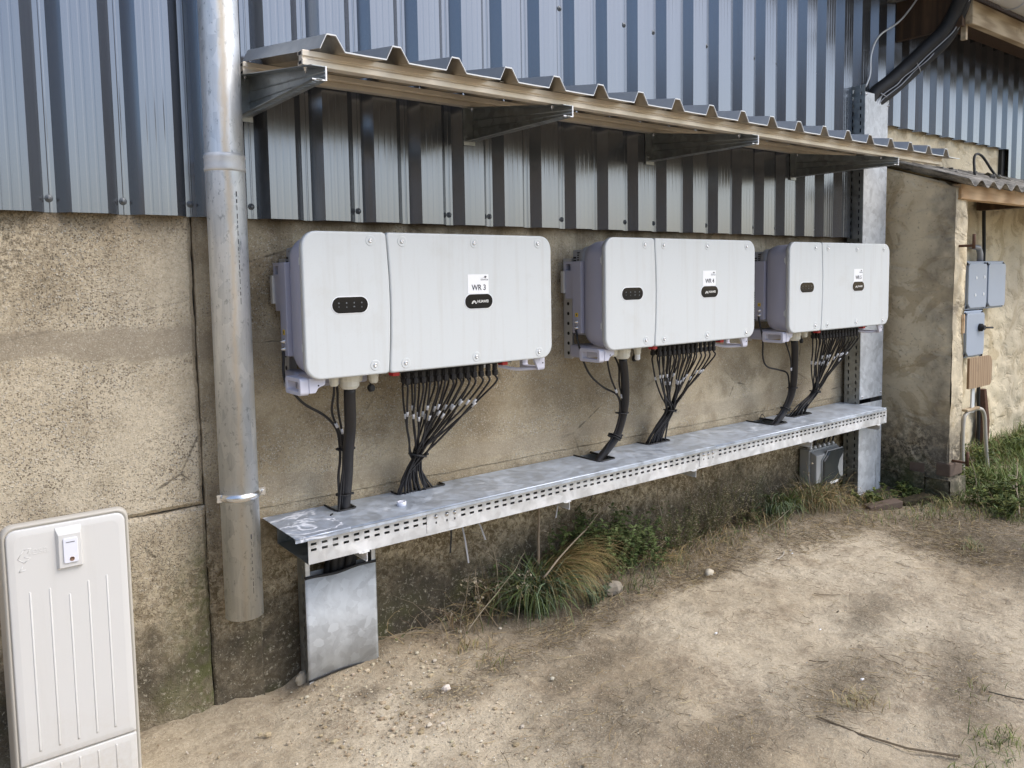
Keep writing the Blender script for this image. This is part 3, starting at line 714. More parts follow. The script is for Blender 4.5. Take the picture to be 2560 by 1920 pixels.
# ------------------------------------------------------------------ canopy
ca = thing('canopy', 'small corrugated metal canopy on aluminium rails and galvanised arms above the inverters', 'canopy', (1.85, -.06, 2.0))
def slope(y): return 2.095+(y+.6)*.158
CP = .2035
mb = MB(); prof = []
c0 = -.0355
for k in range(0, 20):
    c = c0+CP*k
    prof += [(c-.034, 0), (c-.0135, .041), (c+.0135, .041), (c+.040, 0)]
    if k < 19: prof += [(c+.10, -.0005), (c+CP-.05, 0)]
prof = [p for p in prof if p[0] < 3.80]; prof[-1] = (prof[-1][0], prof[-1][1])
vs = []; fs = []; rows = [-.672, -.5, -.35, -.2, -.062]
for y in rows:
    for p in prof: vs.append((p[0]+.002*noise.noise(Vector((p[0]*5, y*3, 0))), y+.004*noise.noise(Vector((p[0]*2, 0, 0))), slope(y)+p[1]))
n = len(prof)
for j in range(len(rows)-1):
    for i in range(n-1): fs.append((j*n+i, j*n+i+1, (j+1)*n+i+1, (j+1)*n+i))
mb.add(vs, fs)
q = NT('canopy_steel'); gg = q.n('ShaderNodeNewGeometry')
bk = q.mix(q.ramp(q.noise(8, 5, rough=.7), [(.35, 0.0), (.65, 1.0)]), (.26, .225, .18), (.40, .36, .30))  # sandy light from the ground painted onto the sheet's underside
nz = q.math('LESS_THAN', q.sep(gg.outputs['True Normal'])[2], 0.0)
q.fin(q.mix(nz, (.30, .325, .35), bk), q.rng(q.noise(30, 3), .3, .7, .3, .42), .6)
o = mb.build('roof_sheet', q.m, ca); mo = o.modifiers.new('gauge', 'SOLIDIFY'); mo.thickness = .0018; mo.offset = 0
mb = MB()   # bright cut edge of the sheet
for i in range(n-1):
    a, b = prof[i], prof[i+1]; y = -.6745; z = slope(y)
    mb.add([(a[0], y, z+a[1]-.0018), (b[0], y, z+b[1]-.0018), (b[0], y, z+b[1]+.0018), (a[0], y, z+a[1]+.0018),
            (a[0], y+.004, z+a[1]-.0018), (b[0], y+.004, z+b[1]-.0018), (b[0], y+.004, z+b[1]+.0018), (a[0], y+.004, z+a[1]+.0018)], [(0, 1, 2, 3), (3, 2, 6, 7), (0, 4, 5, 1)])
mb.build('sheet_cut_edge', 'greyl', ca)
def rail(y, x0, x1, z0):
    P = [(y, z0), (y, z0+.016), (y+.005, z0+.018), (y+.005, z0+.023), (y, z0+.025), (y, z0+.041), (y+.034, z0+.041), (y+.034, z0+.030), (y+.026, z0+.030), (y+.026, z0+.012), (y+.034, z0+.012), (y+.034, z0)]
    # a hollow double-groove section
    mb = MB(); mb.prism(P, 0, x0, x1); o = mb.build('mounting_rail', 'alu', ca); bev(o, .0012, 2)
    mb = MB(); mb.box(x0-.0015, x0+.0, y+.008, y+.024, z0+.004, z0+.012); mb.box(x0-.0015, x0, y+.008, y+.024, z0+.029, z0+.037); mb.build('rail_hollow', 'black', o)
rail(-.605, -.092, 3.735, 2.052); rail(-.105, -.083, 3.70, 2.130)
for xa in (-.05, .857, 1.915, 3.117):
    top = lambda y: 2.1285+(y+.10)*.158
    y0, y1 = -.06, -.665
    mb = MB()
    tt = .0022
    P0 = [(y0, 2.0), (y1, 2.0), (y1, top(y1)), (y0, top(y0))]
    mb.prism(P0, 0, xa-tt, xa)                       # web
    for zc2 in (.035, .06):                          # pressed grooves
        pass
    mb.add([(xa-.042, y0, top(y0)), (xa-.042, y1, top(y1)), (xa-tt, y1, top(y1)), (xa-tt, y0, top(y0)), (xa-.042, y0, top(y0)-tt), (xa-.042, y1, top(y1)-tt), (xa-tt, y1, top(y1)-tt), (xa-tt, y0, top(y0)-tt)],
           [(0, 1, 2, 3), (7, 6, 5, 4), (0, 4, 5, 1), (1, 5, 6, 2)])
    br = mb.build('support_arm', 'galv_dark', ca)
    # perforated lower flange: two strips and the bridges between the slots
    mb = MB(); mb.box(xa-.014, xa-tt, y1, y0, 2.0, 2.0+tt); mb.box(xa-.042, xa-.030, y1, y0, 2.0, 2.0+tt)
    y = y0
    while y > y1: mb.box(xa-.0300, xa-.0140, y-.011, y, 2.0003, 2.0+tt-.0003); y -= .0215
    mb.build('perforated_flange', 'galv_dark', br)
    mb = MB(); mb.tube([(xa-.036, -.075, 2.02), (xa-.036, -.062, 2.02)], .006, 6); mb.box(xa-.05, xa+.006, -.066, -.060, 1.985, 2.135); mb.build('wall_plate', 'galv_dark', br)
    mb = MB(); mb.box(xa-tt-.0004, xa+.0016, y1-.0015, y1+.0015, 2.0, top(y1)); mb.box(xa-.042, xa-tt, y1-.0015, y1+.0015, 1.9995, 2.0028); mb.build('cut_edge', 'paper', br)
    for yb3 in (-.585, -.09):
        mb = MB(); mb.lathe((xa-.024, yb3, top(yb3)-.002), (0, 0, -1), [(.009, 0), (.009, .002), (.0065, .003), (.0065, .009), (.003, .010), (.003, .016)], 6); mb.build('bolt', 'zinc', br)
    # stiffening ribs pressed into the web
    mb = MB()
    for f_ in (.38, .64):
        za, zb_ = 2.0+(top(y0)-2.0)*f_, 2.0+(top(y1)-2.0)*f_
        mb.tube([(xa-tt, y0, za), (xa-tt, y1, zb_)], .0028, 6)
    mb.build('web_rib', 'galv_dark', br)
for xx in (.02, .6, 1.4, 2.2, 3.0, 3.5):
    mb = MB(); mb.lathe((xx, -.60, slope(-.6)+.001), (0, 0, 1), [(.009, 0), (.009, .002), (.005, .003), (.005, .009)], 6); mb.build('roofing_screw', 'zinc', ca)

# unseen earth bank added behind the camera so the cladding's left-facing webs mirror brown
mb = MB(); vs = []; fs = []; N = 40
for i in range(N+1):
    a = math.radians(165+92*i/N)      # direction from the yard's centre
    for j, (r_, h_) in enumerate(((9, -.1), (11, 2.0), (13, 4.2), (16, 5.6), (24, 6.6))):
        f = min(1, i/5, (N-i)/3)*(.50+.90*i/N)
        vs.append((r_*math.cos(a), r_*math.sin(a), h_*f+.35*noise.noise(Vector((i*.4, j*.7, 0)))*f))
for i in range(N):
    for j in range(4): k = i*5+j; fs.append((k, k+1, k+6, k+5))
mb.add(vs, fs, True); tag(mb.build('reflection_bank', 'bank'), 'unseen brown earth bank added for the cladding to mirror', kind='structure')
# ------------------------------------------------------------------ inverters
IW, IZ0, IZ1, IY = 1.035, 1.130, 1.612, -.330
def seam(poly_side, n=14):
    """x of the bowed seam at height z"""
def seamx(z):
    t = (z-IZ0)/(IZ1-IZ0); return .302+.011*math.sin(PI*t)
def cover_poly(left):
    zs = [IZ0+.012+(IZ1-IZ0-.024)*k/14 for k in range(15)]
    if left:
        P = rrect(0, .4, IZ0, IZ1, (.052, .001, .001, .052), 8)
        P = [p for p in P if p[0] < .2]          # left half: bl arc and tl arc
        bl = [p for p in P if p[1] < (IZ0+IZ1)/2]; tl = [p for p in P if p[1] > (IZ0+IZ1)/2]
        right = [(seamx(IZ0)-.012, IZ0), (seamx(IZ0)-.003, IZ0+.004)]+[(seamx(z)-.0015, z) for z in zs]+[(seamx(IZ1)-.003, IZ1-.004), (seamx(IZ1)-.014, IZ1)]
        return bl+right+tl
    P = rrect(.6, IW, IZ0, IZ1, (.001, .052, .052, .001), 8)
    P = [p for p in P if p[0] > .7]
    lo = [p for p in P if p[1] < (IZ0+IZ1)/2]; hi = [p for p in P if p[1] > (IZ0+IZ1)/2]
    leftside = [(seamx(IZ1)+.010, IZ1), (seamx(IZ1)+.0035, IZ1-.004)]+[(seamx(z)+.0015, z) for z in reversed(zs)]+[(seamx(IZ0)+.0035, IZ0+.004), (seamx(IZ0)+.010, IZ0)]
    return lo+hi+leftside
def make_inverter():
    t = thing('inverter', '', 'inverter', (0, -.33, IZ0))
    # casting behind the covers
    mb = MB()
    P = rrect(.007, IW-.007, IZ0+.006, IZ1-.010, .066, 9)
    rg = []
    for y, i_ in ((IY+.022, .004), (IY+.030, 0), (IY+.120, .004), (IY+.150, .012), (IY+.162, .028)): rg.append([(p[0], y, p[1]) for p in inset(P, i_)])
    mb.rings(rg); mb.build('housing', 'lav', t)
    mb = MB(); mb.box(.05, IW-.05, -.175, -.065, IZ0+.055, IZ1-.045); hs = bev(mb.build('heat_sink', 'grey', t), .01)
    mb = MB()
    for k in range(8): mb.box(.0488, .0500, -.152+.0*k, -.100, IZ1-.062-.0105*k, IZ1-.056-.0105*k)
    for k in range(8): mb.box(.0488, .0500, -.152, -.100, IZ0+.065+.0105*k, IZ0+.071+.0105*k)
    for k in range(26): mb.box(.0488, .0500, -.092, -.074, IZ0+.06+.0135*k, IZ0+.068+.0135*k)
    mb.build('air_vents', 'black', hs)
    mb = MB(); mb.rings([[(p[0], y, p[1]) for p in inset(rrect(.03, .2, IZ1-.11, IZ1-.03, (.001, .001, .03, .05), 6), i_)] for y, i_ in ((-.17, 0), (-.135, .002), (-.118, .012))]); mb.build('air_duct', 'grey', t)
    mb = MB(); mb.box(.005, .046, -.170, -.112, IZ0+.068, IZ0+.385); sp = bev(mb.build('side_plate', 'lav', t), .0025)
    mb = MB(); mb.box(.0042, .005, -.150, -.132, IZ0+.140, IZ0+.158); mb.build('warning_label', 'yellow', sp)
    mb = MB(); mb.box(.0038, .0042, -.144, -.138, IZ0+.145, IZ0+.153); mb.build('earth_symbol', 'ink', sp)
    for dz in (.118, .092):
        mb = MB(); mb.lathe((.005, -.142, IZ0+dz), (-1, 0, 0), [(.0095, 0), (.0095, .002), (.006, .0025), (.006, .008), (.003, .0085), (.003, .014)], 12); mb.build('earth_bolt', 'zinc', sp)
    # carrying ear and white spacer
    mb = MB(); mb.prism([(-.115, IZ0+.335), (-.115, IZ0+.385), (-.055, IZ0+.385), (-.055, IZ0+.335), (-.066, IZ0+.345), (-.066, IZ0+.374), (-.100, IZ0+.374), (-.100, IZ0+.345), (-.066, IZ0+.345), (-.055, IZ0+.335)], 0, .008, .045)
    mb.box(.01, .03, -.115, -.062, IZ0+.22, IZ0+.336); mb.build('carrying_ear', 'lav', t)
    mb = MB(); mb.prism(rrect(.0, .02, -.062, -.040, .004, 3), 2, IZ0+.245, IZ0+.342); mb.build('spacer_bar', 'greyl', t)
    # mounting rail on the wall
    mb = MB(); mb.box(.050, .075, -.045, -.040, IZ0-.055, IZ0+.40); mb.box(.050, .053, -.060, -.004, IZ0-.055, IZ0+.40); mb.box(.05, .10, -.006, -.003, IZ0-.055, IZ0+.40); mr = mb.build('wall_bracket', 'greyl', t)
    for k in range(9):
        mb = MB(); mb.lathe((.0495, -.035, IZ0-.03+.045*k), (-1, 0, 0), [(.008, 0), (.008, .0006)], 10); mb.build('bracket_hole', 'black', mr)
    mb = MB(); mb.box(.90, .93, -.045, -.004, IZ0-.055, IZ0+.40); mb.build('wall_bracket', 'greyl', t)
    # covers
    lc = MB(); slab(lc, cover_poly(True), IY+.022, IY, .006); lco = lc.build('left_cover', 'white', t)
    rc = MB(); slab(rc, cover_poly(False), IY+.022, IY, .006); rco = rc.build('right_cover', 'white', t)
    for (x, z, par) in ((.242, 1.583, lco), (.247, 1.162, lco), (.363, 1.582, rco), (.366, 1.160, rco), (.665, 1.580, rco), (.666, 1.160, rco), (.967, 1.582, rco), (.967, 1.157, rco)):
        mb = MB(); mb.lathe((x, IY, z), (0, -1, 0), [(.0185, -.0002), (.0175, .0010), (.0155, .0012), (.0095, .0001), (.0, .0001)], 28); dr = mb.build('screw_dimple', 'white', par)
        mb = MB(); mb.lathe((x, IY, z), (0, -1, 0), [(.0072, 0), (.0072, .0022), (.0055, .0036), (.0030, .0041), (.0028, .0026), (.0, .0026)], 18); mb.build('screw', 'zinc', dr)
    # status window
    mb = MB(); slab(mb, rrect(.094, .228, 1.341, 1.399, .029, 8), IY, IY-.0012, .001); w0 = mb.build('window_rim', 'paper', lco)
    mb = MB(); slab(mb, rrect(.0965, .2255, 1.3435, 1.3965, .0265, 8), IY-.0010, IY-.0020, .0004); w = mb.build('status_window', 'gloss', w0)
    # move the window lettering in one small mesh
    mb = MB()
    for k, x in enumerate((.120, .1475, .175, .2025)):
        mb.lathe((x, IY-.0020, 1.377), (0, -1, 0), [(.0028, 0), (.0028, .0003)], 10)
        if k == 0: mb.box(x-.002, x+.002, IY-.0023, IY-.002, 1.362, 1.3635); mb.box(x-.002, x+.002, IY-.0023, IY-.002, 1.3655, 1.367)
        elif k == 1: mb.add([(x-.0025, IY-.0023, 1.3615), (x+.0025, IY-.0023, 1.3615), (x, IY-.0023, 1.3665)], [(0, 1, 2)])
        elif k == 2: mb.box(x-.003, x+.003, IY-.0023, IY-.002, 1.362, 1.3665)
        else: mb.add([(x-.003, IY-.0023, 1.361), (x+.003, IY-.0023, 1.361), (x, IY-.0023, 1.3665)], [(0, 1, 2)])
    mb.build('indicator_marks', 'dull', w0)
    # name plate
    mb = MB(); slab(mb, rrect(.6165, .7455, 1.337, 1.395, .029, 8), IY, IY-.0012, .001); p0 = mb.build('plate_rim', 'paper', rco)
    mb = MB(); slab(mb, rrect(.619, .743, 1.3395, 1.3925, .0265, 8), IY-.0010, IY-.0020, .0004); mb.build('name_plate', 'gloss', p0)
    text_mesh('HUAWEI', .0135, .698, IY-.0022, 1.365, 'silver', p0, 'brand_lettering', sx=.97, bold=.0004)
    mb = MB()
    for k in range(8):
        a = math.radians(8+164*k/7); cx, cz = .6585, 1.3575
        L0, L1, wd = .004, .0125 if k in (3, 4) else .0115, .0019
        d = (math.cos(a), math.sin(a)); nrm = (-d[1], d[0])
        pts = [(L0, 0), (L0+(L1-L0)*.5, -wd*.8), (L1-.001, -wd), (L1, 0), (L1-.001, wd), (L0+(L1-L0)*.5, wd*.8)]
        mb.add([(cx+d[0]*u_+nrm[0]*w_, IY-.0026, cz+d[1]*u_+nrm[1]*w_) for u_, w_ in pts], [tuple(range(6))])
    mb.build('petal_emblem', 'silver', p0)
    # hinges between housing and cover, left side
    for z in (IZ0+.105, IZ0+.385):
        mb = MB(); mb.box(.004, .014, IY+.020, IY+.030, z-.02, z+.02); mb.box(.003, .012, IY+.026, IY+.036, z-.012, z+.012); mb.build('hinge', 'white', t)
    # handles under both ends
    for (x0, x1) in ((-.010, .085), (IW-.105, IW-.015)):
        mb = MB()
        # frame seen from the side: a loop in the YZ plane
        outer = rrect(-.300, -.172, IZ0-.052, IZ0+.006, .012, 4); inner = rrect(-.286, -.190, IZ0-.038, IZ0-.008, .008, 4)
        xa_, xb_ = (x0, x0+.030) if x0 < .5 else (x1-.030, x1)
        n_ = len(outer); vs = []
        for X in (xa_, xb_): vs += [(X, *p) for p in outer]+[(X, *p) for p in inner]
        fs = []
        for i in range(n_):
            j = (i+1) % n_
            fs += [(i, j, n_+j, n_+i), (2*n_+i, 3*n_+i, 3*n_+j, 2*n_+j), (i, 2*n_+i, 2*n_+j, j), (n_+i, n_+j, 3*n_+j, 3*n_+i)]
        mb.add(vs, fs)
        # tongue with a hole towards the middle
        if x0 < .5: mb.prism([(x0+.03, IZ0-.046), (x0+.052, IZ0-.046), (x0+.062, IZ0-.030), (x0+.085, IZ0-.022), (x0+.09, IZ0+.004), (x0+.03, IZ0+.004)], 1, -.302, -.290)
        else: mb.prism([(x1-.035, IZ0-.05), (x1-.03, IZ0-.05), (x1-.03, IZ0+.004), (x1-.06, IZ0+.004)], 1, -.302, -.290); mb.tube(spline([(x1-.02, -.28, IZ0-.045), (x1-.10, -.24, IZ0-.045), (x1-.16, -.2, IZ0-.03)], 4), .007, 8)
        h = mb.build('handle', 'lavl', t); bev(h, .002)
        mb = MB(); mb.lathe(((x0+.062) if x0 < .5 else x1-.012, -.302, IZ0-.022), (0, -1, 0), [(.003, 0), (.003, .0006)], 10); mb.build('handle_hole', 'black', h)
    mb = MB(); mb.box(.03, .30, -.17, -.06, IZ0-.045, IZ0+.012); bev(mb.build('bottom_bracket', 'lav', t), .01)
    mb = MB(); mb.box(.36, .86, -.29, -.16, IZ0-.008, IZ0+.012); mb.build('connector_panel', 'black', t)
    for x in (.347, .826):
        mb = MB(); mb.box(x-.013, x+.013, -.292, -.262, IZ0-.017, IZ0+.006); mb.build('dc_switch', 'red', t)
    # glands
    def gland(x, y, r, name='cable_gland', h=.045):
        mb = MB(); mb.lathe((x, y, IZ0+.01), (0, 0, -1), [(r*.8, 0), (r*.8, .012), (r, .014), (r, .014+h*.4), (r*.93, .016+h*.45), (r*.93, .016+h*.8), (r*.7, .018+h)], 10 if r < .03 else 14)
        o = mb.build(name, 'ivory', t)
        o.data.polygons.foreach_set('use_smooth', [False]*len(o.data.polygons)); return o
    gland(.195, -.235, .036); gland(.135, -.24, .017, h=.03); gland(.285, -.24, .018, h=.032); gland(.245, -.20, .017, h=.028)
    mb = MB(); mb.lathe((.283, -.215, IZ0-.062), (.3, -1, .2), [(.0135, 0), (.0135, .012), (.010, .015)], 16); mb.tube([(.28, -.22, IZ0-.02), (.283, -.22, IZ0-.055)], .003, 6); mb.build('dangling_plug', 'black', t)
    # string connectors in two staggered rows
    for row, (y, cnt, x0) in enumerate(((-.262, 13, .408), (-.205, 10, .425))):
        for k in range(cnt):
            x = x0+.0325*k
            mb = MB()
            mb.lathe((x, y, IZ0+.0), (0, 0, -1), [(.0075, 0), (.0075, .012), (.0098, .014), (.0098, .026), (.0078, .028), (.0078, .036)], 8)
            mb.lathe((x, y, IZ0-.036), (0, 0, -1), [(.0112, 0), (.0118, .002), (.0118, .017), (.0085, .021), (.0065, .022)], 8)
            mb.box(x-.0105, x+.0105, y-.002, y+.002, IZ0-.034, IZ0-.004)
            o = mb.build('string_connector', 'cable', t); o.data.polygons.foreach_set('use_smooth', [False]*len(o.data.polygons))
    return t
def copy_tree(o, parent=None):
    c = o.copy(); C.objects.link(c); c.parent = parent
    AT[c.name] = AT.get(o.name, (0, 0, 0))
    for ch_ in [x for x in kids.get(o.name, [])]: copy_tree(ch_, c)
    return c
def sticker(t, root_at, txt):
    """white numbered sticker on the right cover; world coordinates of the first inverter"""
    AT[t.name] = root_at
    rc = [o for o in C.objects if o.parent == t and o.name.split('.')[0] == 'right_cover'][0]; AT[rc.name] = root_at
    mb = MB(); mb.box(.6325, .7265, IY-.0008, IY, 1.3955, 1.4655); s = mb.build('number_sticker', 'paper', rc)
    AT[s.name] = root_at
    # lettering and the small logo sit on the sticker, one level below it would be too deep: same level
    text_mesh(txt, .029, .682, IY-.0011, 1.416, 'ink', rc, 'sticker_lettering', sx=.92, bold=.00035)
    mb = MB()
    sw = [(.6905+.034*k/12, 1.4475+.006*math.sin(PI*k/12*1.3)+.002*math.sin(k*1.7)) for k in range(13)]
    for a, b in zip(sw[:-1], sw[1:]): mb.add([(a[0], IY-.0011, a[1]-.0004), (b[0], IY-.0011, b[1]-.0004), (b[0], IY-.0011, b[1]+.0004), (a[0], IY-.0011, a[1]+.0004)], [(0, 1, 2, 3)])
    mb.add([(.706, IY-.0012, 1.454), (.714, IY-.0012, 1.4515), (.718, IY-.0012, 1.4575), (.709, IY-.0012, 1.4600)], [(0, 1, 2, 3)])
    r2 = random.Random(5)
    for k in range(9):
        x = .691+.0038*k; h = r2.uniform(.003, .0062)
        mb.box(x, x+.0011, IY-.0012, IY-.0008, 1.4425, 1.4425+h); mb.box(x, x+.0028, IY-.0012, IY-.0008, 1.4425+h*.5, 1.4425+h*.5+.0008)
    mb.build('sticker_logo', 'ink', rc)
inv = make_inverter()
kids = {}
for o in list(C.objects):
    if o.parent: kids.setdefault(o.parent.name, []).append(o)
IN = [(0, 0, 'WR 3'), (1.333, .003, 'WR 4'), (2.667, .002, 'WR 5')]
invs = []
labs = ['large pale grey wall inverter with sticker WR 3, nearest to the downpipe',
        'middle pale grey wall inverter with sticker WR 4 under the canopy',
        'far pale grey wall inverter with sticker WR 5 next to the tall metal riser']
for i, (dx, dz, txt) in enumerate(IN):
    t = inv if i == 0 else copy_tree(inv)
    invs.append(t)
base_at = (0, -.33, IZ0)
for t, (dx, dz, txt), lb in zip(invs, IN, labs):
    t.location = (dx, -.33, IZ0+dz); t['label'] = lb; t['group'] = 'inverters mounted in a row on the wall'
    sticker(t, base_at, txt)

# ------------------------------------------------------------------ cables
def wob_path(pts, seed, amp=.004, n=7):
    P = spline(pts, n); out = []
    for i, p in enumerate(P):
        f = min(1, i/4, (len(P)-1-i)/4)
        out.append(p+Vector((noise.noise(p*9+Vector((seed, 0, 0))), noise.noise(p*9+Vector((0, seed, 0))), 0))*amp*f*2)
    return out
def frac_point(P, f):
    i = f*(len(P)-1); k = min(int(i), len(P)-2); return P[k].lerp(P[k+1], i-k)
def sleeve(P, f, ln, r, parent, mat='tag'):
    a = frac_point(P, f); b = frac_point(P, min(1, f+.03)); d = (b-a).normalized()
    mb = MB(); mb.tube([a, a+d*ln], r, 8); mb.build('label_sleeve', mat, parent)
def tie(p, r, parent, ax=(0, 0, 1), h=.005):
    mb = MB(); mb.lathe(p, ax, [(r, -h/2), (r+.0012, -h/2), (r+.0012, h/2), (r, h/2)], 20); q_ = Vector(p)+Vector((r*.9, -r*.35, 0))
    mb.box(q_.x-.002, q_.x+.009, q_.y-.004, q_.y+.004, q_.z-.004, q_.z+.004); mb.build('cable_tie', 'black', parent)
def strings(ox, cluster, hole, label, lz, seed, knot_r=.020):
    """string cables: connectors -> tie point -> cut-out in the tray lid"""
    t = thing('string_cable_bundle', label, 'cable bundle', (ox+.55, -.12, .60), 'bundles of thin black string cables')
    r2 = random.Random(seed); idx = 0
    for row, (y, cnt, x0) in enumerate(((-.262, 13, .408), (-.205, 10, .425))):
        for k in range(cnt):
            x = ox+x0+.0325*k; f = k/(cnt-1)
            a = r2.uniform(0, 2*PI); rr = knot_r*math.sqrt(r2.random())
            kx, ky = cluster[0]+rr*math.cos(a)+(f-.5)*.018, cluster[1]+rr*math.sin(a)*.8
            hx = hole[0]+(hole[1]-hole[0])*(1-f)*.95+r2.uniform(-.012, .012) if hole[4] else hole[0]+(hole[1]-hole[0])*f+r2.uniform(-.012, .012)
            hy = hole[2]+(hole[3]-hole[2])*r2.random()
            zt = IZ0-.055
            mid = Vector((x, y, zt)).lerp(Vector((kx, ky, cluster[2])), .5)
            bow = Vector(((x-kx)*.15, -.006, -.005))
            pts = [(x, y, zt), (x+r2.uniform(-.002, .002), y, zt-.030), (kx+(x-kx)*.70, ky+(y-ky)*.62, zt+(cluster[2]-zt)*.43), (kx+(x-kx)*.34, ky+(y-ky)*.3, zt+(cluster[2]-zt)*.73), (kx, ky, cluster[2]), ((kx*.40+hx*.60)+hole[5], (ky*.6+hy*.4), cluster[2]*.5+.30), (hx, hy, .595), (hx+.01, hy, .56)]
            P = wob_path(pts, seed+idx*3.1, .003)
            mb = MB(); mb.tube(P, .0041, 7); cb = mb.build('cable', 'cable', t)
            fz = r2.choice((.235, .255, .275, .295)); sleeve(P, fz, lz, .0047, cb); idx += 1
    tie(cluster, knot_r+.010, t, (.25, 0, 1), .006)
    return t
strings(0, (.531, -.11, .772), (.478, .650, -.052, -.03, True, -.022), 'fan of thin black cables with white tags under inverter WR 3', .023, 11, .026)
strings(1.333, (1.985, -.11, .775), (1.885, 1.985, -.07, -.035, False, -.012), 'fan of thin black cables with white tags under inverter WR 4', .023, 31, .022)
strings(2.667, (3.262, -.12, .742), (3.09, 3.20, -.10, -.05, False, -.012), 'fan of thin black cables with white tags under inverter WR 5', .023, 51, .022)
# white sleeve tags repeat lower on the left bundle
def power(label, main, earth, thins, ties, r=.0205, at=(0, 0, 0)):
    t = thing('power_cable_bundle', label, 'cable bundle', at, 'thick black power cables with thin companions')
    P = wob_path(main, 1, .001); mb = MB(); mb.tube(P, r, 16); mb.build('main_cable', 'cable', t)
    for j, e in enumerate([earth]+thins):
        Q = wob_path(e, 5+j, .003); mb = MB(); mb.tube(Q, .0048 if j == 0 else .0042, 8); cb = mb.build('thin_cable', 'cable', t)
        if j: sleeve(Q, .28+.05*j, .020, .0054, cb)
    for p, rr, ax in ties: tie(p, rr, t, ax, .004)
    return t
power('thick vertical black cable with thin cables tied to it under inverter WR 3',
      [(.195, -.235, 1.08), (.202, -.215, .96), (.222, -.15, .84), (.232, -.115, .75), (.230, -.085, .61), (.230, -.08, .55)],
      [(-.001, -.142, 1.215), (-.004, -.155, 1.13), (.012, -.16, 1.085), (.06, -.155, 1.03), (.136, -.15, .979), (.182, -.14, .922), (.203, -.125, .84), (.198, -.115, .74), (.205, -.095, .62), (.21, -.08, .55)],
      [[(.135, -.24, 1.09), (.146, -.20, 1.03), (.165, -.17, .97), (.194, -.15, .90), (.208, -.138, .82), (.206, -.12, .72), (.198, -.10, .60), (.198, -.10, .55)],
       [(.155, -.22, 1.09), (.165, -.19, 1.03), (.183, -.165, .97), (.202, -.15, .90), (.213, -.135, .82), (.212, -.12, .72), (.215, -.09, .60), (.215, -.09, .55)]],
      [((.218, -.128, .845), .030, (0, 0, 1)), ((.224, -.095, .67), .028, (0, 0, 1))], at=(.23, -.1, .6))
power('thick curved black cable with thin cables tied to it under inverter WR 4',
      [(1.528, -.235, 1.08), (1.56, -.215, 1.0), (1.603, -.175, .87), (1.600, -.15, .77), (1.575, -.135, .695), (1.52, -.115, .625), (1.47, -.11, .575)],
      [(1.332, -.142, 1.215), (1.330, -.165, 1.15), (1.36, -.165, 1.06), (1.410, -.16, 1.0), (1.491, -.155, .944), (1.568, -.155, .905), (1.588, -.16, .84), (1.578, -.145, .74), (1.545, -.125, .67), (1.49, -.11, .605), (1.46, -.1, .57)],
      [[(1.463, -.20, 1.09), (1.478, -.20, 1.03), (1.505, -.19, .98), (1.55, -.18, .91), (1.580, -.168, .85), (1.572, -.15, .75), (1.535, -.13, .67), (1.48, -.12, .60), (1.45, -.11, .57)],
       [(1.512, -.20, 1.09), (1.535, -.20, 1.04), (1.560, -.185, .96), (1.583, -.175, .88), (1.582, -.155, .77), (1.55, -.135, .69), (1.50, -.12, .62), (1.47, -.11, .57)]],
      [((1.596, -.158, .815), .028, (.1, 0, 1)), ((1.568, -.137, .70), .032, (.6, 0, 1)), ((1.572, -.139, .708), .032, (.6, 0, 1))], r=.019, at=(1.5, -.12, .6))
power('thick curved black cable with thin cables tied to it under inverter WR 5',
      [(2.862, -.235, 1.08), (2.90, -.215, 1.0), (2.94, -.185, .86), (2.95, -.165, .77), (2.93, -.145, .69), (2.88, -.13, .62), (2.83, -.12, .57)],
      [(2.665, -.142, 1.215), (2.668, -.165, 1.10), (2.68, -.16, 1.0), (2.727, -.155, .94), (2.822, -.155, .915), (2.91, -.155, .89), (2.94, -.155, .84), (2.93, -.16, .76), (2.90, -.14, .68), (2.83, -.12, .60), (2.81, -.12, .57)],
      [[(2.815, -.21, 1.09), (2.84, -.21, 1.03), (2.885, -.20, .95), (2.925, -.18, .86), (2.932, -.165, .77), (2.905, -.145, .68), (2.85, -.12, .60), (2.83, -.12, .57)]],
      [((2.946, -.172, .80), .027, (.1, 0, 1)), ((2.92, -.145, .68), .028, (.6, 0, 1))], r=.019, at=(2.85, -.12, .6))

# ------------------------------------------------------------------ cable tray
tr = thing('cable_tray', 'long horizontal galvanised cable tray with slotted side and flat lid under the inverters', 'cable tray', (1.85, -.15, .5))
LZ = .612
holes = [(.19, .268, -.108), (.472, .693, -.052), (1.436, 1.542, -.175), (1.867, 2.03, -.078), (2.755, 2.88, -.19), (3.05, 3.24, -.118)]
def lid_part(xa, xb, name, mat, z=LZ):
    mb = MB(); xs_ = xa
    for (h0, h1, hy) in holes:
        if h1 < xa or h0 > xb: continue
        mb.box(xs_, h0, -.302, -.001, z-.0015, z); mb.box(h0, h1, -.302, hy, z-.0015, z); xs_ = h1
    mb.box(xs_, xb, -.302, -.001, z-.0015, z)
    # rolled front lip
    mb.tube([(xa, -.300, z-.0035), (xb, -.300, z-.0035)], .0045, 10); mb.box(xa, xb, -.3035, -.3015, z-.016, z-.002)
    return mb.build(name, mat, tr)
lid_part(-.047, .150, 'lid_end_piece', 'galv_chalk', LZ+.0012)
lid_part(.1505, 2.10, 'lid', 'galv_lid'); lid_part(2.102, 3.752, 'lid', 'galv_lid', LZ-.0012)
for (h0, h1, hy) in holes:
    mb = MB(); mb.tube([(h0, -.002, LZ+.001), (h0, hy+.012, LZ+.001), (h0+.01, hy, LZ+.001), (h1-.012, hy, LZ+.001), (h1, hy+.012, LZ+.001), (h1, -.002, LZ+.001)], .0045, 8); mb.build('edge_trim', 'black', tr)
SZ0, SZ1 = .510, .5965
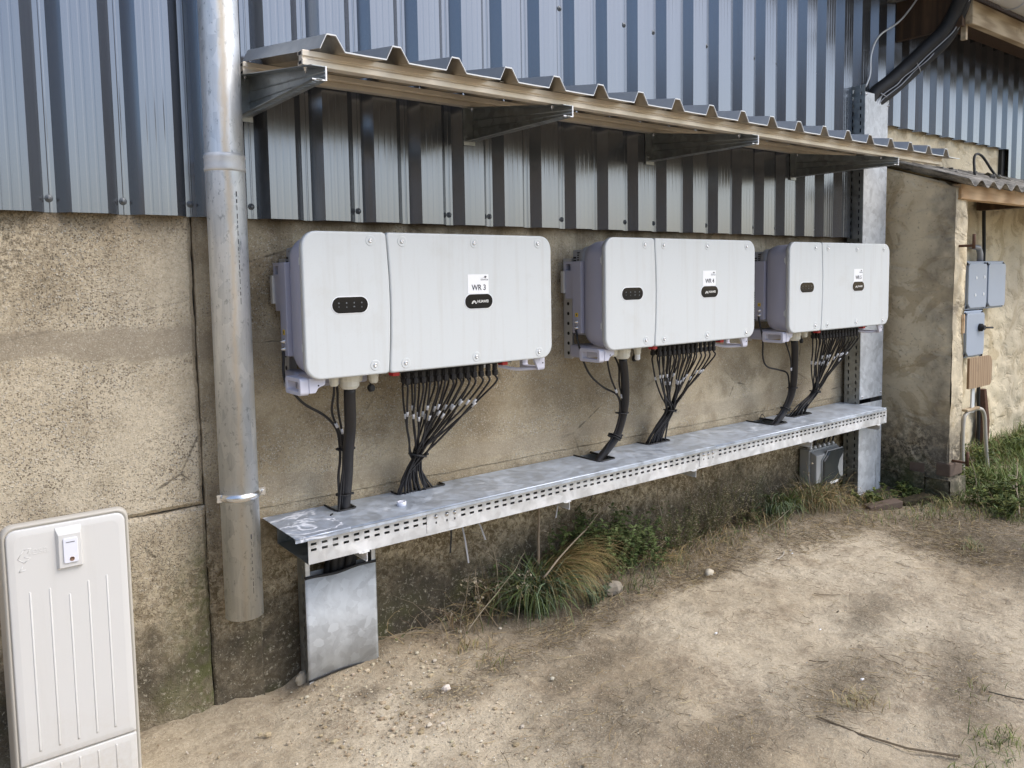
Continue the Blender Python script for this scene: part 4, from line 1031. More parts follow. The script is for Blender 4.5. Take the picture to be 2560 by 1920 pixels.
def slotted(xa, xb, y, z0, z1, rows, pitch, sw, sh, name, mat, parent, skip=(), th=.0015, ax=0):
    """sheet strip with real slots; rows = slot centre heights"""
    mb = MB()
    def B(u0, u1, w0, w1):
        if ax == 0: mb.box(u0, u1, y-th, y, w0, w1)
        else: mb.box(y-th, y, w0, w1, u0, u1)
    cur = z0
    for r_ in rows:
        if ax == 0: B(xa, xb, cur, r_-sh/2)
        u = xa+pitch*.5; prev = xa
        while u < xb-pitch*.3:
            if not any(s0 < u < s1 for s0, s1 in skip):
                B(prev, u-sw/2, r_-sh/2, r_+sh/2); prev = u+sw/2
            u += pitch
        B(prev, xb, r_-sh/2, r_+sh/2); cur = r_+sh/2
    if ax == 0: B(xa, xb, cur, z1)
    return mb.build(name, mat, parent)
sk = ((.485, .60), (2.02, 2.13))
for xa, xb in ((.003, .5235), (.524, 2.06), (2.0605, 3.795)):
    slotted(xa, xb, -.2825, SZ0, SZ1, (.5575, .5770), .0392, .0205, .0085, 'slotted_side', 'galv_pale', tr, sk)
mb = MB(); mb.box(.003, 3.795, -.2825, -.004, SZ0, SZ0+.0015); mb.box(.003, 3.795, -.0055, -.004, SZ0, .605); mb.build('tray_floor', 'galv_dark', tr)
mb = MB(); mb.box(.46, .60, -.2860, -.2842, .520, .592); mb.build('joint_plate', 'galv_pale', tr)
mb = MB(); mb.box(2.00, 2.14, -.2860, -.2842, .520, .592); mb.build('joint_plate', 'galv_pale', tr)
for x in (.500, .547, .582, 2.03, 2.065, 2.10):
    mb = MB(); mb.lathe((x, -.286, .5755), (0, -1, 0), [(.0085, 0), (.0085, .0012), (.0055, .002), (.0055, .005), (.002, .006)], 14); mb.build('coach_bolt', 'zinc', tr)
    mb = MB(); mb.box(x-.003, x+.003, -.2866, -.2862, .548, .556); mb.build('square_hole', 'black', tr)
for x in (.205, 1.145, 1.96, 2.955, 3.70):
    P = [(x-.022, .507), (x, .507), (x, .474), (x-.006, .474), (x-.006, .4765), (x-.0025, .4765), (x-.0025, .5045), (x-.022, .5045)]
    mb = MB(); mb.prism([(a+.011, b) for a, b in P], 1, -.2885, -.004); mb.box(x-.02, x+.02, -.288, -.002, .5062, .5092)
    mb.prism([(-.13, .5045), (-.004, .5045), (-.004, .440), (-.03, .445), (-.13, .480)], 0, x+.0085, x+.0105)
    b_ = mb.build('tray_bracket', 'galv_pale', tr)
cap = MB(); cap.lathe((.413, -.185, LZ), (0, 0, 1), [(.0165, 0), (.0175, .001), (.0175, .013), (.0165, .0145), (.013, .0145), (.012, .006), (0, .006)], 24); cap.box(.411, .415, -.197, -.173, LZ+.006, LZ+.013)
one(cap, 'plastic_cap', 'cabw', 'small round white plastic cap lying on the tray lid', 'cap')
mb = MB(); mb.tube([(.150, -.14, LZ+.004), (.162, -.13, LZ+.004)], .003, 6); one(mb, 'wire_offcut', 'black', 'tiny black wire offcut near the left end of the tray lid', 'offcut')
# coil of cable at the far end of the tray
mb = MB(); mb.tube([(3.845+.028*math.cos(a), -.15-.0*a, .525+.042*math.sin(a)) for a in [2*PI*k/20 for k in range(21)]], .018, 10); mb.tube([(3.70, -.17, .53), (3.80, -.20, .525), (3.86, -.18, .52)], .02, 10)
mb.lathe((3.86, -.19, .525), (1, -.2, 0), [(.0, -.01), (.035, -.01), (.045, 0), (.045, .03), (.03, .045), (0, .045)], 18)
one(mb, 'cable_coil', 'cable', 'black rolled cable end sticking out at the far end of the tray', 'cable coil')
# loops of spare wire at the fifth cut-out
mb = MB(); mb.tube(spline([(2.77, -.10, .60), (2.765, -.09, .645), (2.80, -.08, .655), (2.825, -.085, .62)], 6), .0022, 6); one(mb, 'wire_loop', 'cable', 'thin black wire loop at the tray cut-out below inverter WR 5', 'wire')
# hanging ties below the tray
for i, (x, zb2, dx, mt, lb) in enumerate(((.619, .385, -.003, 'black', 'longest straight black strap hanging below the tray'), (.665, .325, .036, 'grey', 'grey strap hanging slanted below the tray next to the black strap'),
                                (.735, .40, .05, 'grey', 'strap slanting right below the tray above the dry stalks'), (1.168, .415, -.01, 'grey', 'short grey strap hanging below the tray above the tall weeds'), (1.386, .45, -.03, 'black', 'shortest black strap below the middle of the tray'))):
    mb = MB(); a, b = Vector((x, -.2, .512)), Vector((x+dx, -.195, zb2)); w = .0036
    mb.rings([[(p.x-w, p.y-.0007, p.z), (p.x+w, p.y-.0007, p.z), (p.x+w, p.y+.0007, p.z), (p.x-w, p.y+.0007, p.z)] for p in (a, a.lerp(b, .5)+Vector((.003, 0, 0)), b)], smooth=False)
    one(mb, 'hanging_strap', mt, lb, 'strap', 'cable ties hanging below the tray')

# ------------------------------------------------------------------ short riser (left) and the hoses inside
sr = thing('short_riser', 'short galvanised riser channel with spangled cover standing on the soil under the tray end', 'riser', (.2, -.06, 0))
mb = MB(); nx_ = 24; vs = []; fs = []
for j in (0, 1):
    for i in range(nx_+1):
        x = .062+.281*i/nx_; f = i/nx_
        zt = .392+.004*math.sin(f*PI)*1-.010*math.exp(-((f-.45)/.25)**2)+.0*f; zbm = -.03+.02
        y = -.100-.004*math.sin(PI*f*2)
        vs.append((x, y, zt if j else (.010+.010*math.sin(f*4)))) 
for i in range(nx_): fs.append((i, i+1, nx_+1+i+1, nx_+1+i))
mb.add(vs, fs, True); o = mb.build('cover_plate', 'galv', sr); mo = o.modifiers.new('gauge', 'SOLIDIFY'); mo.thickness = .0012
mb = MB(); mb.tube([(vs[nx_+1+i][0], vs[nx_+1+i][1]-.0004, vs[nx_+1+i][2]+.001) for i in range(nx_+1)], .0055, 8); mb.build('edge_trim', 'black', sr)
mb = MB(); mb.tube([(vs[i][0], vs[i][1], vs[i][2]) for i in range(nx_+1)], .004, 6); mb.build('edge_trim', 'black', sr)
mb = MB(); mb.tube([(.158, -.1013, .02), (.160, -.1013, .20), (.157, -.1013, .385)], .0012, 6); mb.build('stiffening_crease', 'galv_pale', sr)
for X, nm in ((.0655, 'slotted_side'), (.3425, 'slotted_side')):
    mb = MB(); z = -.05
    mb.box(X-.0015, X, -.100, -.078, -.05, .508); mb.box(X-.0015, X, -.070, -.028, -.05, .508)
    while z < .50: mb.box(X-.0013, X-.0002, -.079, -.069, z, z+.016); z += .032
    o = mb.build(nm, 'galv_dark', sr)
for xa, xb in ((.0655, .082), (.326, .3425)):
    mb = MB(); mb.box(xa, xb, -.0985, -.097, -.03, .508); mb.build('folded_flange', 'galv_pale', sr)
mb = MB(); mb.box(.0655, .3425, -.029, -.0275, -.05, .385); mb.build('back_plate', 'galv', sr)
hs_ = thing('cable_hoses', 'black hoses dropping from the tray into the short riser', 'hoses', (.22, -.07, .3))
for a, b, c, r_ in (((.21, -.09, .52), (.19, -.07, .44), (.185, -.06, .25), .016), ((.25, -.09, .52), (.215, -.065, .43), (.21, -.055, .25), .018), ((.30, -.10, .52), (.255, -.07, .44), (.225, -.06, .25), .017), ((.325, -.08, .52), (.275, -.06, .43), (.245, -.05, .25), .014), ((.235, -.06, .52), (.175, -.05, .40), (.17, -.045, .25), .016)):
    mb = MB(); mb.tube(spline([a, b, c], 6), r_, 10); mb.build('hose', 'black', hs_)

# ------------------------------------------------------------------ tall riser (right)
ta = thing('tall_riser', 'tall galvanised cable riser with slotted side in the corner by the lean-to', 'riser', (3.88, -.08, 0))
RX0, RX1, RY = 3.748, 4.028, -.130
mb = MB(); mb.box(RX0, RX1, RY-.0012, RY, .640, 2.555); mb.build('upper_cover', 'galv', ta)
mb = MB(); mb.tube([(RX0+.006, RY-.001, .64), (RX0+.006, RY-.001, 2.55)], .0015, 6); mb.tube([(RX1-.004, RY-.001, .64), (RX1-.004, RY-.001, 2.55)], .0015, 6); mb.build('cover_fold', 'galv_pale', ta)
mb = MB(); mb.box(RX0, RX1-.002, RY-.0012, RY, -.05, .612); mb.build('lower_cover', 'galv', ta)
mb = MB(); mb.tube([(RX0+.215, RY-.0015, -.03), (RX0+.220, RY-.0015, .60)], .0018, 6); mb.build('cover_crease', 'galv_pale', ta)
mb = MB(); mb.box(RX0+.16, RX1-.012, RY+.012, -.032, .58, .64); mb.build('inside_bundle', 'black', ta)
z0_, z1_ = -.05, 2.60
mb = MB(); mb.box(RX0-.0015, RX0, RY, -.108, z0_, z1_); mb.box(RX0-.0015, RX0, -.100, -.058, z0_, z1_); mb.box(RX0-.0015, RX0, -.050, -.028, z0_, z1_)
z = z0_
while z < z1_-.03:
    mb.box(RX0-.0014, RX0-.0001, -.109, -.099, z, z+.022); mb.box(RX0-.0014, RX0-.0001, -.059, -.049, z+.02, z+.042); z += .045
mb.build('slotted_side', 'galv_dark', ta)
mb = MB(); mb.box(RX1, RX1+.0015, RY, -.028, z0_, 2.60); mb.build('plain_side', 'galv_dark', ta)
mb = MB(); mb.box(RX0, RX1, -.030, -.028, z0_, 2.60); mb.build('back_plate', 'galv_dark', ta)
for x, z in ((RX0+.012, 2.54), (RX1-.008, 2.50), (RX1-.008, 1.55), (RX0+.012, 1.55), (RX0+.03, .655), (RX1-.02, .665), (RX0+.02, 1.08), (RX1-.02, 1.08), (RX0+.03, .02)):
    screw(x, RY-.0012, z, ta, 'screw', .0055, 'zinc')
mb = MB(); mb.box(RX1-.004, RX1+.003, RY-.004, RY+.008, 2.51, 2.60); mb.build('corner_clip', 'greyl', ta)

# conduits leaving the top of the riser
cb = thing('conduit_bundle', 'bundle of thick black conduits sweeping up from the tall riser to the eaves', 'conduit', (3.9, -.08, 2.5))
def off(P, d): return [tuple(Vector(p)+Vector(d)) for p in P]
path = [(3.86, -.085, 2.44), (3.885, -.10, 2.55), (4.0, -.165, 2.655), (4.09, -.225, 2.75), (4.165, -.30, 2.85), (4.22, -.375, 2.94), (4.235, -.43, 3.04), (4.21, -.49, 3.15), (4.17, -.54, 3.30)]
mb = MB(); mb.tube(spline(path, 8), .041, 14); mb.build('conduit', 'black', cb)
mb = MB(); mb.tube(spline(off(path, (.046, .004, -.058)), 8), .030, 12); mb.build('conduit', 'black', cb)
mb = MB(); mb.tube(spline(off(path, (.062, .03, -.018)), 8), .024, 12); mb.build('conduit', 'black', cb)
mb = MB(); mb.tube(wob_path(off(path, (.018, -.036, -.022)), 3, .006), .0035, 6); mb.build('grey_wire', 'grey', cb)
mb = MB(); mb.tube(wob_path(off(path, (.040, -.030, -.040)), 8, .010), .0030, 6); mb.build('grey_wire', 'grey', cb)
mb = MB(); mb.tube(spline([(4.09, -.27, 2.76), (4.15, -.27, 2.71), (4.20, -.235, 2.70)], 4), .003, 6); mb.build('wire_tie', 'grey', cb)
mb = MB(); mb.tube(spline([(3.90, -.15, 2.56), (3.96, -.155, 2.545), (4.0, -.13, 2.55)], 4), .003, 6); mb.build('wire_tie', 'grey', cb)
mb = MB(); mb.tube(spline([(3.735, -.14, 2.58), (3.765, -.15, 2.66), (3.775, -.15, 2.78), (3.85, -.16, 2.90), (4.05, -.20, 3.03), (4.30, -.25, 3.30)], 8), .0055, 8)
one(mb, 'thin_cable', 'greyl', 'thin pale cable running up from the riser top beside the thick conduits', 'cable')

# ------------------------------------------------------------------ junction box low on the right
jb = thing('junction_box', 'grey plastic junction box with smoked cover low on the wall beside the riser', 'junction box', (3.43, -.07, .14))
mb = MB(); mb.box(3.285, 3.60, -.075, -.004, .150, .372); bev(mb.build('box_base', 'pvc', jb), .008)
mb = MB(); mb.prism([(-.075, .155), (-.118, .175), (-.118, .345), (-.075, .366)], 0, 3.292, 3.594); bev(mb.build('box_body', 'pvc', jb), .006)
P = [(3.345, .162), (3.420, .150), (3.560, .162), (3.520, .20), (3.500, .25), (3.520, .30), (3.570, .345), (3.570, .362), (3.400, .362), (3.385, .34), (3.345, .31)]
mb = MB(); mb.rings([[(x, y, z) for x, z in inset(P, i_)] for y, i_ in ((-.117, 0), (-.132, .002), (-.138, .008))], smooth=False); mb.build('smoked_window', 'clear', jb)
mb = MB(); mb.tube([(x, -.122, z) for x, z in P+[P[0]]], .0045, 6); mb.build('window_frame', 'pvc', jb)
mb = MB(); mb.box(3.41, 3.50, -.1395, -.1385, .158, .173); mb.build('paper_label', 'paper', jb)
for x in (3.32, 3.37, 3.42, 3.47, 3.52, 3.57):
    mb = MB(); mb.lathe((x, -.055, .37), (0, 0, 1), [(.015, 0), (.015, .012), (.010, .016), (.010, .022)], 12); mb.build('gland', 'greyl', jb)
jc = thing('junction_cables', 'black cables running from the tray down into the grey junction box', 'cables', (3.5, -.08, .4))
for i, (xa, xb) in enumerate(((3.46, 3.37), (3.50, 3.47), (3.53, 3.52), (3.57, 3.57))):
    mb = MB(); mb.tube(spline([(xa, -.10, .512), (xa+.004, -.09, .46), (xb, -.065, .425), (xb, -.056, .385)], 5), .0065, 8); mb.build('cable', 'cable', jc)

# ------------------------------------------------------------------ cable cabinet, lower left
kb = thing('cable_cabinet', 'warm white plastic electrical cabinet with ribbed door standing in front of the left wall', 'electrical cabinet', (-.70, -.27, 0))
KX0, KX1, KY, KZ = -.854, -.554, -.40, .842
mb = MB()
P = rrect(KX0, KX1, -.02, KZ, (.004, .004, .028, .028), 6)
mb.rings([[(x, y, z) for x, z in inset(P, i_)] for y, i_ in ((KY+.030, .001), (KY+.022, 0), (KY+.010, .0015), (KY+.006, .004), (KY+.004, .008), (KY+.008, .0098))]); mb.build('shell', 'cabrim', kb)
mb = MB(); mb.prism([(KY+.028, -.02), (KY+.028, KZ-.012), (-.16, KZ-.13), (-.16, -.02)], 0, KX0+.004, KX1-.004); bev(mb.build('rear_body', 'cabrim', kb), .01, 3)
def door(z0, z1, name, top):
    P = rrect(KX0+.0115, KX1-.0115, z0, z1, (.003, .003, .022 if top else .003, .022 if top else .003), 6)
    mb = MB()
    rg = [[(x, KY+.014, z) for x, z in P], [(x, KY+.004, z) for x, z in P]]
    for k in range(1, 5):
        a = .5*PI*k/4; rg.append([(x, KY+.004-.004*math.sin(a), z) for x, z in inset(P, .004*(1-math.cos(a)))])
    rg.append([(x, KY-.0025, z) for x, z in inset(P, .017)])
    mb.rings(rg); return mb.build(name, 'cab', kb)
d1 = door(.205, KZ-.0125, 'door', True); d2 = door(-.02, .200, 'lower_panel', False)
mb = MB(); mb.box(KX0+.012, KX1-.012, KY+.011, KY+.0135, -.02, KZ-.03); mb.box(KX0+.03, KX1-.03, KY+.011, KY+.0135, KZ-.04, KZ-.011); mb.build('door_gap', 'ink', kb)
ribx = [KX0+.057+.0447*k for k in range(5)]
for k, (x, zt) in enumerate(zip(ribx, (.665, .664, .638, .663, .667))):
    mb = MB()
    mb.rings([[(x-.003, KY-.0022, z), (x-.0012, KY-.0036, z), (x+.0012, KY-.0036, z), (x+.003, KY-.0022, z)] for z in (.235, .24, zt-.003)]+[[(x-.001, KY-.0024, zt), (x-.0005, KY-.0026, zt), (x+.0005, KY-.0026, zt), (x+.001, KY-.0024, zt)]], smooth=True)
    mb.build('rib', 'cab', d1)
    mb = MB(); mb.rings([[(x-.003, KY-.0022, z), (x-.0012, KY-.0036, z), (x+.0012, KY-.0036, z), (x+.003, KY-.0022, z)] for z in (-.02, .18, .186)], smooth=True); mb.build('rib', 'cab', d2)
# raised lock housing
lx0, lx1, lz0, lz1 = KX0+.126, KX0+.178, .712, .812
mb = MB(); mb.rings([[(x, y, z) for x, z in p] for p, y in (([(lx0-.006, lz0-.004), (lx1+.004, lz0-.004), (lx1+.004, lz1+.008), (lx0-.006, lz1+.008)], KY-.002), ([(lx0, lz0), (lx1, lz0), (lx1, lz1-.012), (lx0, lz1-.012)], KY-.013))], smooth=False); lk = mb.build('lock_housing', 'cab', d1); bev(lk, .0012)
mb = MB(); slab(mb, rrect(lx0+.010, lx1-.008, lz0+.012, lz1-.022, .004, 4), KY-.012, KY-.0165, .0015); mb.build('lock_cover', 'cabw', d1)
mb = MB(); mb.box(lx0+.017, lx1-.015, KY-.0172, KY-.0164, lz1-.033, lz1-.0315); mb.build('lock_slit', 'ink', d1)
mb = MB(); mb.lathe(((lx0+lx1)/2+.003, KY-.0165, lz0+.022), (0, -1, 0), [(.0048, 0), (.0052, .0006), (.0058, .0006), (.0058, 0)], 20); mb.add([((lx0+lx1)/2+.000, KY-.0170, lz0+.0195), ((lx0+lx1)/2+.006, KY-.0170, lz0+.0195), ((lx0+lx1)/2+.003, KY-.0170, lz0+.025)], [(0, 1, 2)]); mb.build('lock_emblem', 'copper', d1)
text_mesh('.esa', .030, KX0+.082, KY-.0026, .770, 'cab', d1, 'embossed_lettering', depth=.0006)
mb = MB()
def stroke(pts, w=.0018):
    for a, b in zip(pts[:-1], pts[1:]): mb.tube([(a[0], KY-.0027, a[1]), (b[0], KY-.0027, b[1])], w*.45, 6)
ex, ez = KX0+.035, .755
stroke([(ex+.014, ez+.022), (ex+.030, ez+.024), (ex+.022, ez+.012)]); stroke([(ex+.014, ez+.022), (ex, ez), (ex+.014, ez-.012), (ex+.028, ez-.001), (ex+.014, ez+.003)]); stroke([(ex+.010, ez-.020), (ex+.001, ez-.034), (ex+.016, ez-.030)])
mb.build('embossed_arrow', 'cab', d1)

mb = MB(); mb.lathe((.285, -.24, IZ0-.030), (0, 0, -1), [(.012, 0), (.0125, .004), (.0125, .03), (.009, .036)], 14); vp = mb.build('vent_plug', 'paper', None)
vp.data.transform(Matrix.Translation(-Vector(base_at))); vp.parent = invs[1]
# ------------------------------------------------------------------ vegetation and litter
def blade(mb, base, ang, length, lean, width, col, seg=5, droop=1.0, r2=rnd):
    """a curved tapering grass blade"""
    dx, dy = math.cos(ang), math.sin(ang); px, py = -dy, dx
    p = Vector(base); el = PI/2-lean*.25; vs = []; c0 = len(mb.v)
    tw = r2.uniform(-.5, .5)
    for k in range(seg+1):
        w = width*(1-(k/seg)**1.6)*(.65+.35*min(1, k)); sx, sy = px*math.cos(tw), py*math.cos(tw)
        vs += [(p.x-sx*w/2, p.y-sy*w/2, p.z-math.sin(tw)*w/2), (p.x+sx*w/2, p.y+sy*w/2, p.z+math.sin(tw)*w/2)]
        st = length/seg; p = p+Vector((dx*math.cos(el), dy*math.cos(el), math.sin(el)))*st
        el -= droop*lean*(.55+.9*k/seg)/seg*2.0
        if p.z < gz(p.x, p.y)+.004: p.z = gz(p.x, p.y)+.004
        if p.y > -.012 and p.z < 1.6: p.y = -.012
    fs = [(2*k, 2*k+1, 2*k+3, 2*k+2) for k in range(seg)]
    mb.add(vs, fs, True, col)
def jit(c, r2, v=.25):
    f = 1+r2.uniform(-v, v); return tuple(max(.005, x*f*(1+r2.uniform(-.035, .035))) for x in c)
GREEN = (.10, .15, .045); BLUEG = (.12, .17, .10); STRAW = (.36, .27, .13); DEEP = (.07, .11, .03); LIME = (.17, .20, .05); GOLD = (.33, .23, .09); GREYS = (.30, .25, .18)
def tuft(cx, cy, n, L, spread, cols, seed, width=.006, lean=(.4, 1.6), aim=None, rx=.05, ry=.04):
    r2 = random.Random(seed); mb = MB()
    for i in range(n):
        a = r2.uniform(0, 2*PI) if aim is None else r2.gauss(aim, spread)
        bx, by = cx+r2.gauss(0, rx), min(-.015, cy+r2.gauss(0, ry))
        blade(mb, (bx, by, gz(bx, by)-.004), a, L*r2.uniform(.55, 1.1), r2.uniform(*lean), width*r2.uniform(.6, 1.2), jit(r2.choice(cols), r2), 6, r2=r2)
    return mb
def herb(cx, cy, n, H, cols, seed, rx=.08, ry=.05, leaf=.022, stems=14, name='stem'):
    """leafy weed: branching stems carrying small lobed leaves"""
    r2 = random.Random(seed); st = MB(); lv = MB()
    for s_ in range(stems):
        bx, by = cx+r2.gauss(0, rx*.5), min(-.02, cy+r2.gauss(0, ry*.5)); a = r2.uniform(0, 2*PI); ln = H*r2.uniform(.5, 1.1); out = r2.uniform(.1, .7)
        P = [Vector((bx, by, gz(bx, by)))]
        for k in range(6):
            q_ = P[-1]+Vector((math.cos(a)*out, math.sin(a)*out*.6, 1.0-.08*k)).normalized()*ln/6+Vector((r2.gauss(0, .006), r2.gauss(0, .005), 0))
            if q_.y > -.015: q_.y = -.015
            P.append(q_)
        st.tube(P, [.0017*(1-.12*k) for k in range(7)], 5, col=jit((.12, .12, .05), r2))
        for k in range(n):
            f = r2.uniform(.15, 1); p = frac_point(P, f); aa = r2.uniform(0, 2*PI); el = r2.uniform(-.3, .8); sz = leaf*r2.uniform(.5, 1.2)
            d = Vector((math.cos(aa)*math.cos(el), math.sin(aa)*math.cos(el), math.sin(el))); u = d.cross(Vector((0, 0, 1))).normalized(); w_ = Vector((0, 0, -1))
            c = jit(r2.choice(cols), r2, .35)
            pts = [p, p+d*sz*.35+u*sz*.30, p+d*sz*.45+u*sz*.16, p+d*sz*.75+u*sz*.30, p+d*sz*.8+u*sz*.1, p+d*sz*1.1+w_*sz*.25, p+d*sz*.8-u*sz*.1, p+d*sz*.75-u*sz*.30, p+d*sz*.45-u*sz*.16, p+d*sz*.35-u*sz*.30]
            pts = [Vector((q_.x, min(q_.y, -.012), q_.z)) for q_ in pts]
            lv.add(pts, [(0, 1, 2), (0, 2, 4, 5), (2, 3, 4), (0, 5, 6, 8), (6, 7, 8), (0, 8, 9)], False, c)
    return st, lv
def plant2(name, label, cat, parts, at, group=None):
    t = thing(name, label, cat, at, group)
    for nm, mb in parts: mb.build(nm, 'plant', t)
    return t
# main weed group below the tray
one(tuft(1.09, -.15, 330, .40, 0, [BLUEG, GREEN, BLUEG, DEEP], 3, .0075, (1.0, 2.1), rx=.04, ry=.03), 'grass_clump', 'plant', 'dense bluish green grass clump drooping onto the soil below the tray', 'grass')
one(tuft(1.22, -.05, 700, .48, .5, [GOLD, STRAW, GOLD, (.16, .15, .05)], 4, .0034, (1.1, 2.0), aim=-.9, rx=.06, ry=.02), 'dry_grass_clump', 'plant', 'arching golden dry grass clump between the bluish grass and the leafy weed', 'grass')
one(tuft(1.02, -.05, 260, .34, 1.6, [STRAW, GREYS, GREEN], 5, .0030, (.6, 1.7), aim=3.6, rx=.09, ry=.015), 'dry_grass_clump', 'plant', 'thin straw-coloured grass leaning left behind the bluish grass clump', 'grass')
st, lv = herb(1.66, -.10, 50, .27, [GREEN, (.09, .14, .045), (.18, .24, .09)], 8, .22, .10, .026, 52); plant2('leafy_weed', 'bushy green leafy weed growing against the wall below the middle inverter', 'weed', (('stem', st), ('leaves', lv)), (1.66, -.09, 0))
st, lv = herb(1.42, -.05, 40, .33, [(.06, .10, .03), GREEN], 9, .18, .05, .028, 32); plant2('leafy_weed', 'dark green leafy weed right behind the golden dry grass', 'weed', (('stem', st), ('leaves', lv)), (1.42, -.05, 0))
st, lv = herb(1.36, -.24, 30, .08, [BLUEG, (.12, .16, .09)], 10, .06, .04, .024, 12); plant2('leafy_weed', 'low bluish leafy weed beside the grey stone block', 'weed', (('stem', st), ('leaves', lv)), (1.36, -.24, 0))
st, lv = herb(2.45, -.07, 30, .36, [(.34, .29, .19), (.42, .36, .26), (.17, .18, .08)], 12, .30, .05, .012, 60); plant2('seeding_weed', 'tall brownish seeding weed against the dark wall right of the leafy weeds', 'weed', (('stem', st), ('leaves', lv)), (2.45, -.07, 0))
st, lv = herb(2.05, -.10, 26, .26, [(.18, .17, .08), GREYS, GREEN], 13, .20, .05, .014, 34); plant2('seeding_weed', 'low browned weed just right of the bushy leafy weed', 'weed', (('stem', st), ('leaves', lv)), (2.08, -.10, 0))
one(tuft(1.86, -.17, 190, .15, 1.2, [STRAW, GOLD, GREEN], 14, .0026, (1.0, 2.2), aim=-.6, rx=.09, ry=.04), 'dry_grass_clump', 'plant', 'short straw and green grass at the right foot of the bushy weed', 'grass')
one(tuft(2.12, -.20, 160, .17, 2, [STRAW, GREYS], 15, .0026, (1.5, 2.4), rx=.12, ry=.05), 'dry_grass_clump', 'plant', 'flattened straw beside the round pale stone', 'grass')
# right group near the junction box
one(tuft(3.25, -.15, 480, .33, 0, [STRAW, STRAW, GREEN, GREYS], 16, .0038, (.7, 2.0), rx=.10, ry=.04), 'dry_grass_clump', 'plant', 'tangled straw and green grass in front of the grey junction box', 'grass')
one(tuft(2.93, -.10, 120, .32, .6, [BLUEG, GREEN], 17, .008, (.8, 1.7), aim=-2.4, rx=.06, ry=.03), 'grass_clump', 'plant', 'broad green blades leaning left of the junction box', 'grass')
one(tuft(3.55, -.20, 120, .16, 0, [STRAW, GREEN, GOLD], 18, .004, (1, 2.2), rx=.10, ry=.05), 'dry_grass_clump', 'plant', 'low straw grass at the foot of the tall riser', 'grass')
st, lv = herb(3.12, -.10, 18, .12, [LIME, GREEN], 19, .10, .04, .03, 8); plant2('leafy_weed', 'small bright green broad-leaved weed left of the junction box', 'weed', (('stem', st), ('leaves', lv)), (3.12, -.1, 0))
st, lv = herb(2.75, -.12, 26, .09, [GREEN, (.2, .17, .09)], 20, .14, .05, .018, 18); plant2('leafy_weed', 'low mixed green and brown weed between the seeding weed and the junction box', 'weed', (('stem', st), ('leaves', lv)), (2.75, -.12, 0))
st, lv = herb(4.02, -.30, 26, .08, [GREEN, LIME], 22, .16, .08, .030, 18); plant2('leafy_weed', 'low green creeping weed between tall riser and lean-to wall', 'weed', (('stem', st), ('leaves', lv)), (4.02, -.30, 0))
one(tuft(3.85, -.62, 130, .10, 0, [GREEN, STRAW, LIME], 23, .004, (.8, 2), rx=.16, ry=.06), 'grass_clump', 'plant', 'short mixed grass tuft left of the lean-to wall corner', 'grass')
# dry stalks
def stalk(pts, r, label, seed, twigs=4, hgt=.05, at=None):
    r2 = random.Random(seed); t = thing('dry_stalk', label, 'dry stalk', pts[0], 'dry stalks in the weeds')
    P = wob_path(pts, seed, .006); mb = MB(); mb.tube(P, [r*(1-.6*i/len(P)) for i in range(len(P))], 6, col=jit(GREYS, r2, .15)); mb.build('stem', 'plant', t)
    mb = MB()
    for k in range(twigs):
        p = frac_point(P, r2.uniform(.4, .98)); a = r2.uniform(0, 2*PI)
        e = p+Vector((math.cos(a)*hgt, math.sin(a)*hgt*.4, hgt*r2.uniform(.1, .8))); m_ = p.lerp(e, .5)+Vector((0, 0, .006))
        mb.tube([p, m_, e], [r*.4, r*.35, r*.25], 5, col=jit(GREYS, r2, .15))
        for w in range(3): mb.add([e+Vector((r2.uniform(-.008, .008), r2.uniform(-.008, .008), r2.uniform(-.008, .008))) for _ in range(3)], [(0, 1, 2)], False, jit((.42, .36, .26), r2))
    mb.build('twigs', 'plant', t)
stalk([(.93, -.10, .02), (.93, -.08, .15), (.915, -.07, .28), (.87, -.05, .40)], .0042, 'thin brown stalk rising left above the grass clumps with forked top', 1, 5, .09)
stalk([(1.16, -.05, .03), (1.18, -.04, .2), (1.20, -.03, .36), (1.21, -.02, .46)], .009, 'thickest straw-coloured stalk standing upright below the tray', 2, 3, .04)
stalk([(1.08, -.20, .17), (1.25, -.16, .25), (1.45, -.12, .33), (1.62, -.08, .38)], .0048, 'long grey twig slanting up to the right across the weeds', 3, 5, .05)
stalk([(.66, -.20, .03), (.80, -.17, .12), (.95, -.14, .20), (1.06, -.10, .26)], .0028, 'thin dry stalk slanting over the soil left of the grass clump', 4, 3, .05)
stalk([(.70, -.12, .02), (.735, -.11, .12), (.765, -.10, .24)], .0022, 'leftmost short upright dry stalk with seed heads', 5, 9, .035)
stalk([(.80, -.14, .02), (.80, -.12, .13), (.795, -.10, .25)], .0022, 'second upright dry stalk with seed heads left of the grass', 6, 9, .03)
stalk([(.92, -.22, .02), (.96, -.2, .12), (1.0, -.18, .20)], .0024, 'short dry flower stalk in front of the bluish grass', 7, 10, .03)
stalk([(1.72, -.05, .1), (1.73, -.04, .25), (1.72, -.03, .37)], .0035, 'dark upright stalk behind the leafy weed', 8, 3, .05)
stalk([(2.02, -.05, .1), (1.99, -.03, .28), (1.985, -.02, .42)], .004, 'pale upright stalk on the wall right of the leafy weed', 9, 3, .04)
stalk([(3.13, -.20, .03), (3.10, -.2, .2), (3.08, -.18, .36)], .0024, 'thin tall straw left of the junction box', 10, 3, .05)
stalk([(2.55, -.2, .02), (2.75, -.22, .09), (2.95, -.2, .13)], .0025, 'dry twig lying slanted before the dark wall', 11, 4, .05)
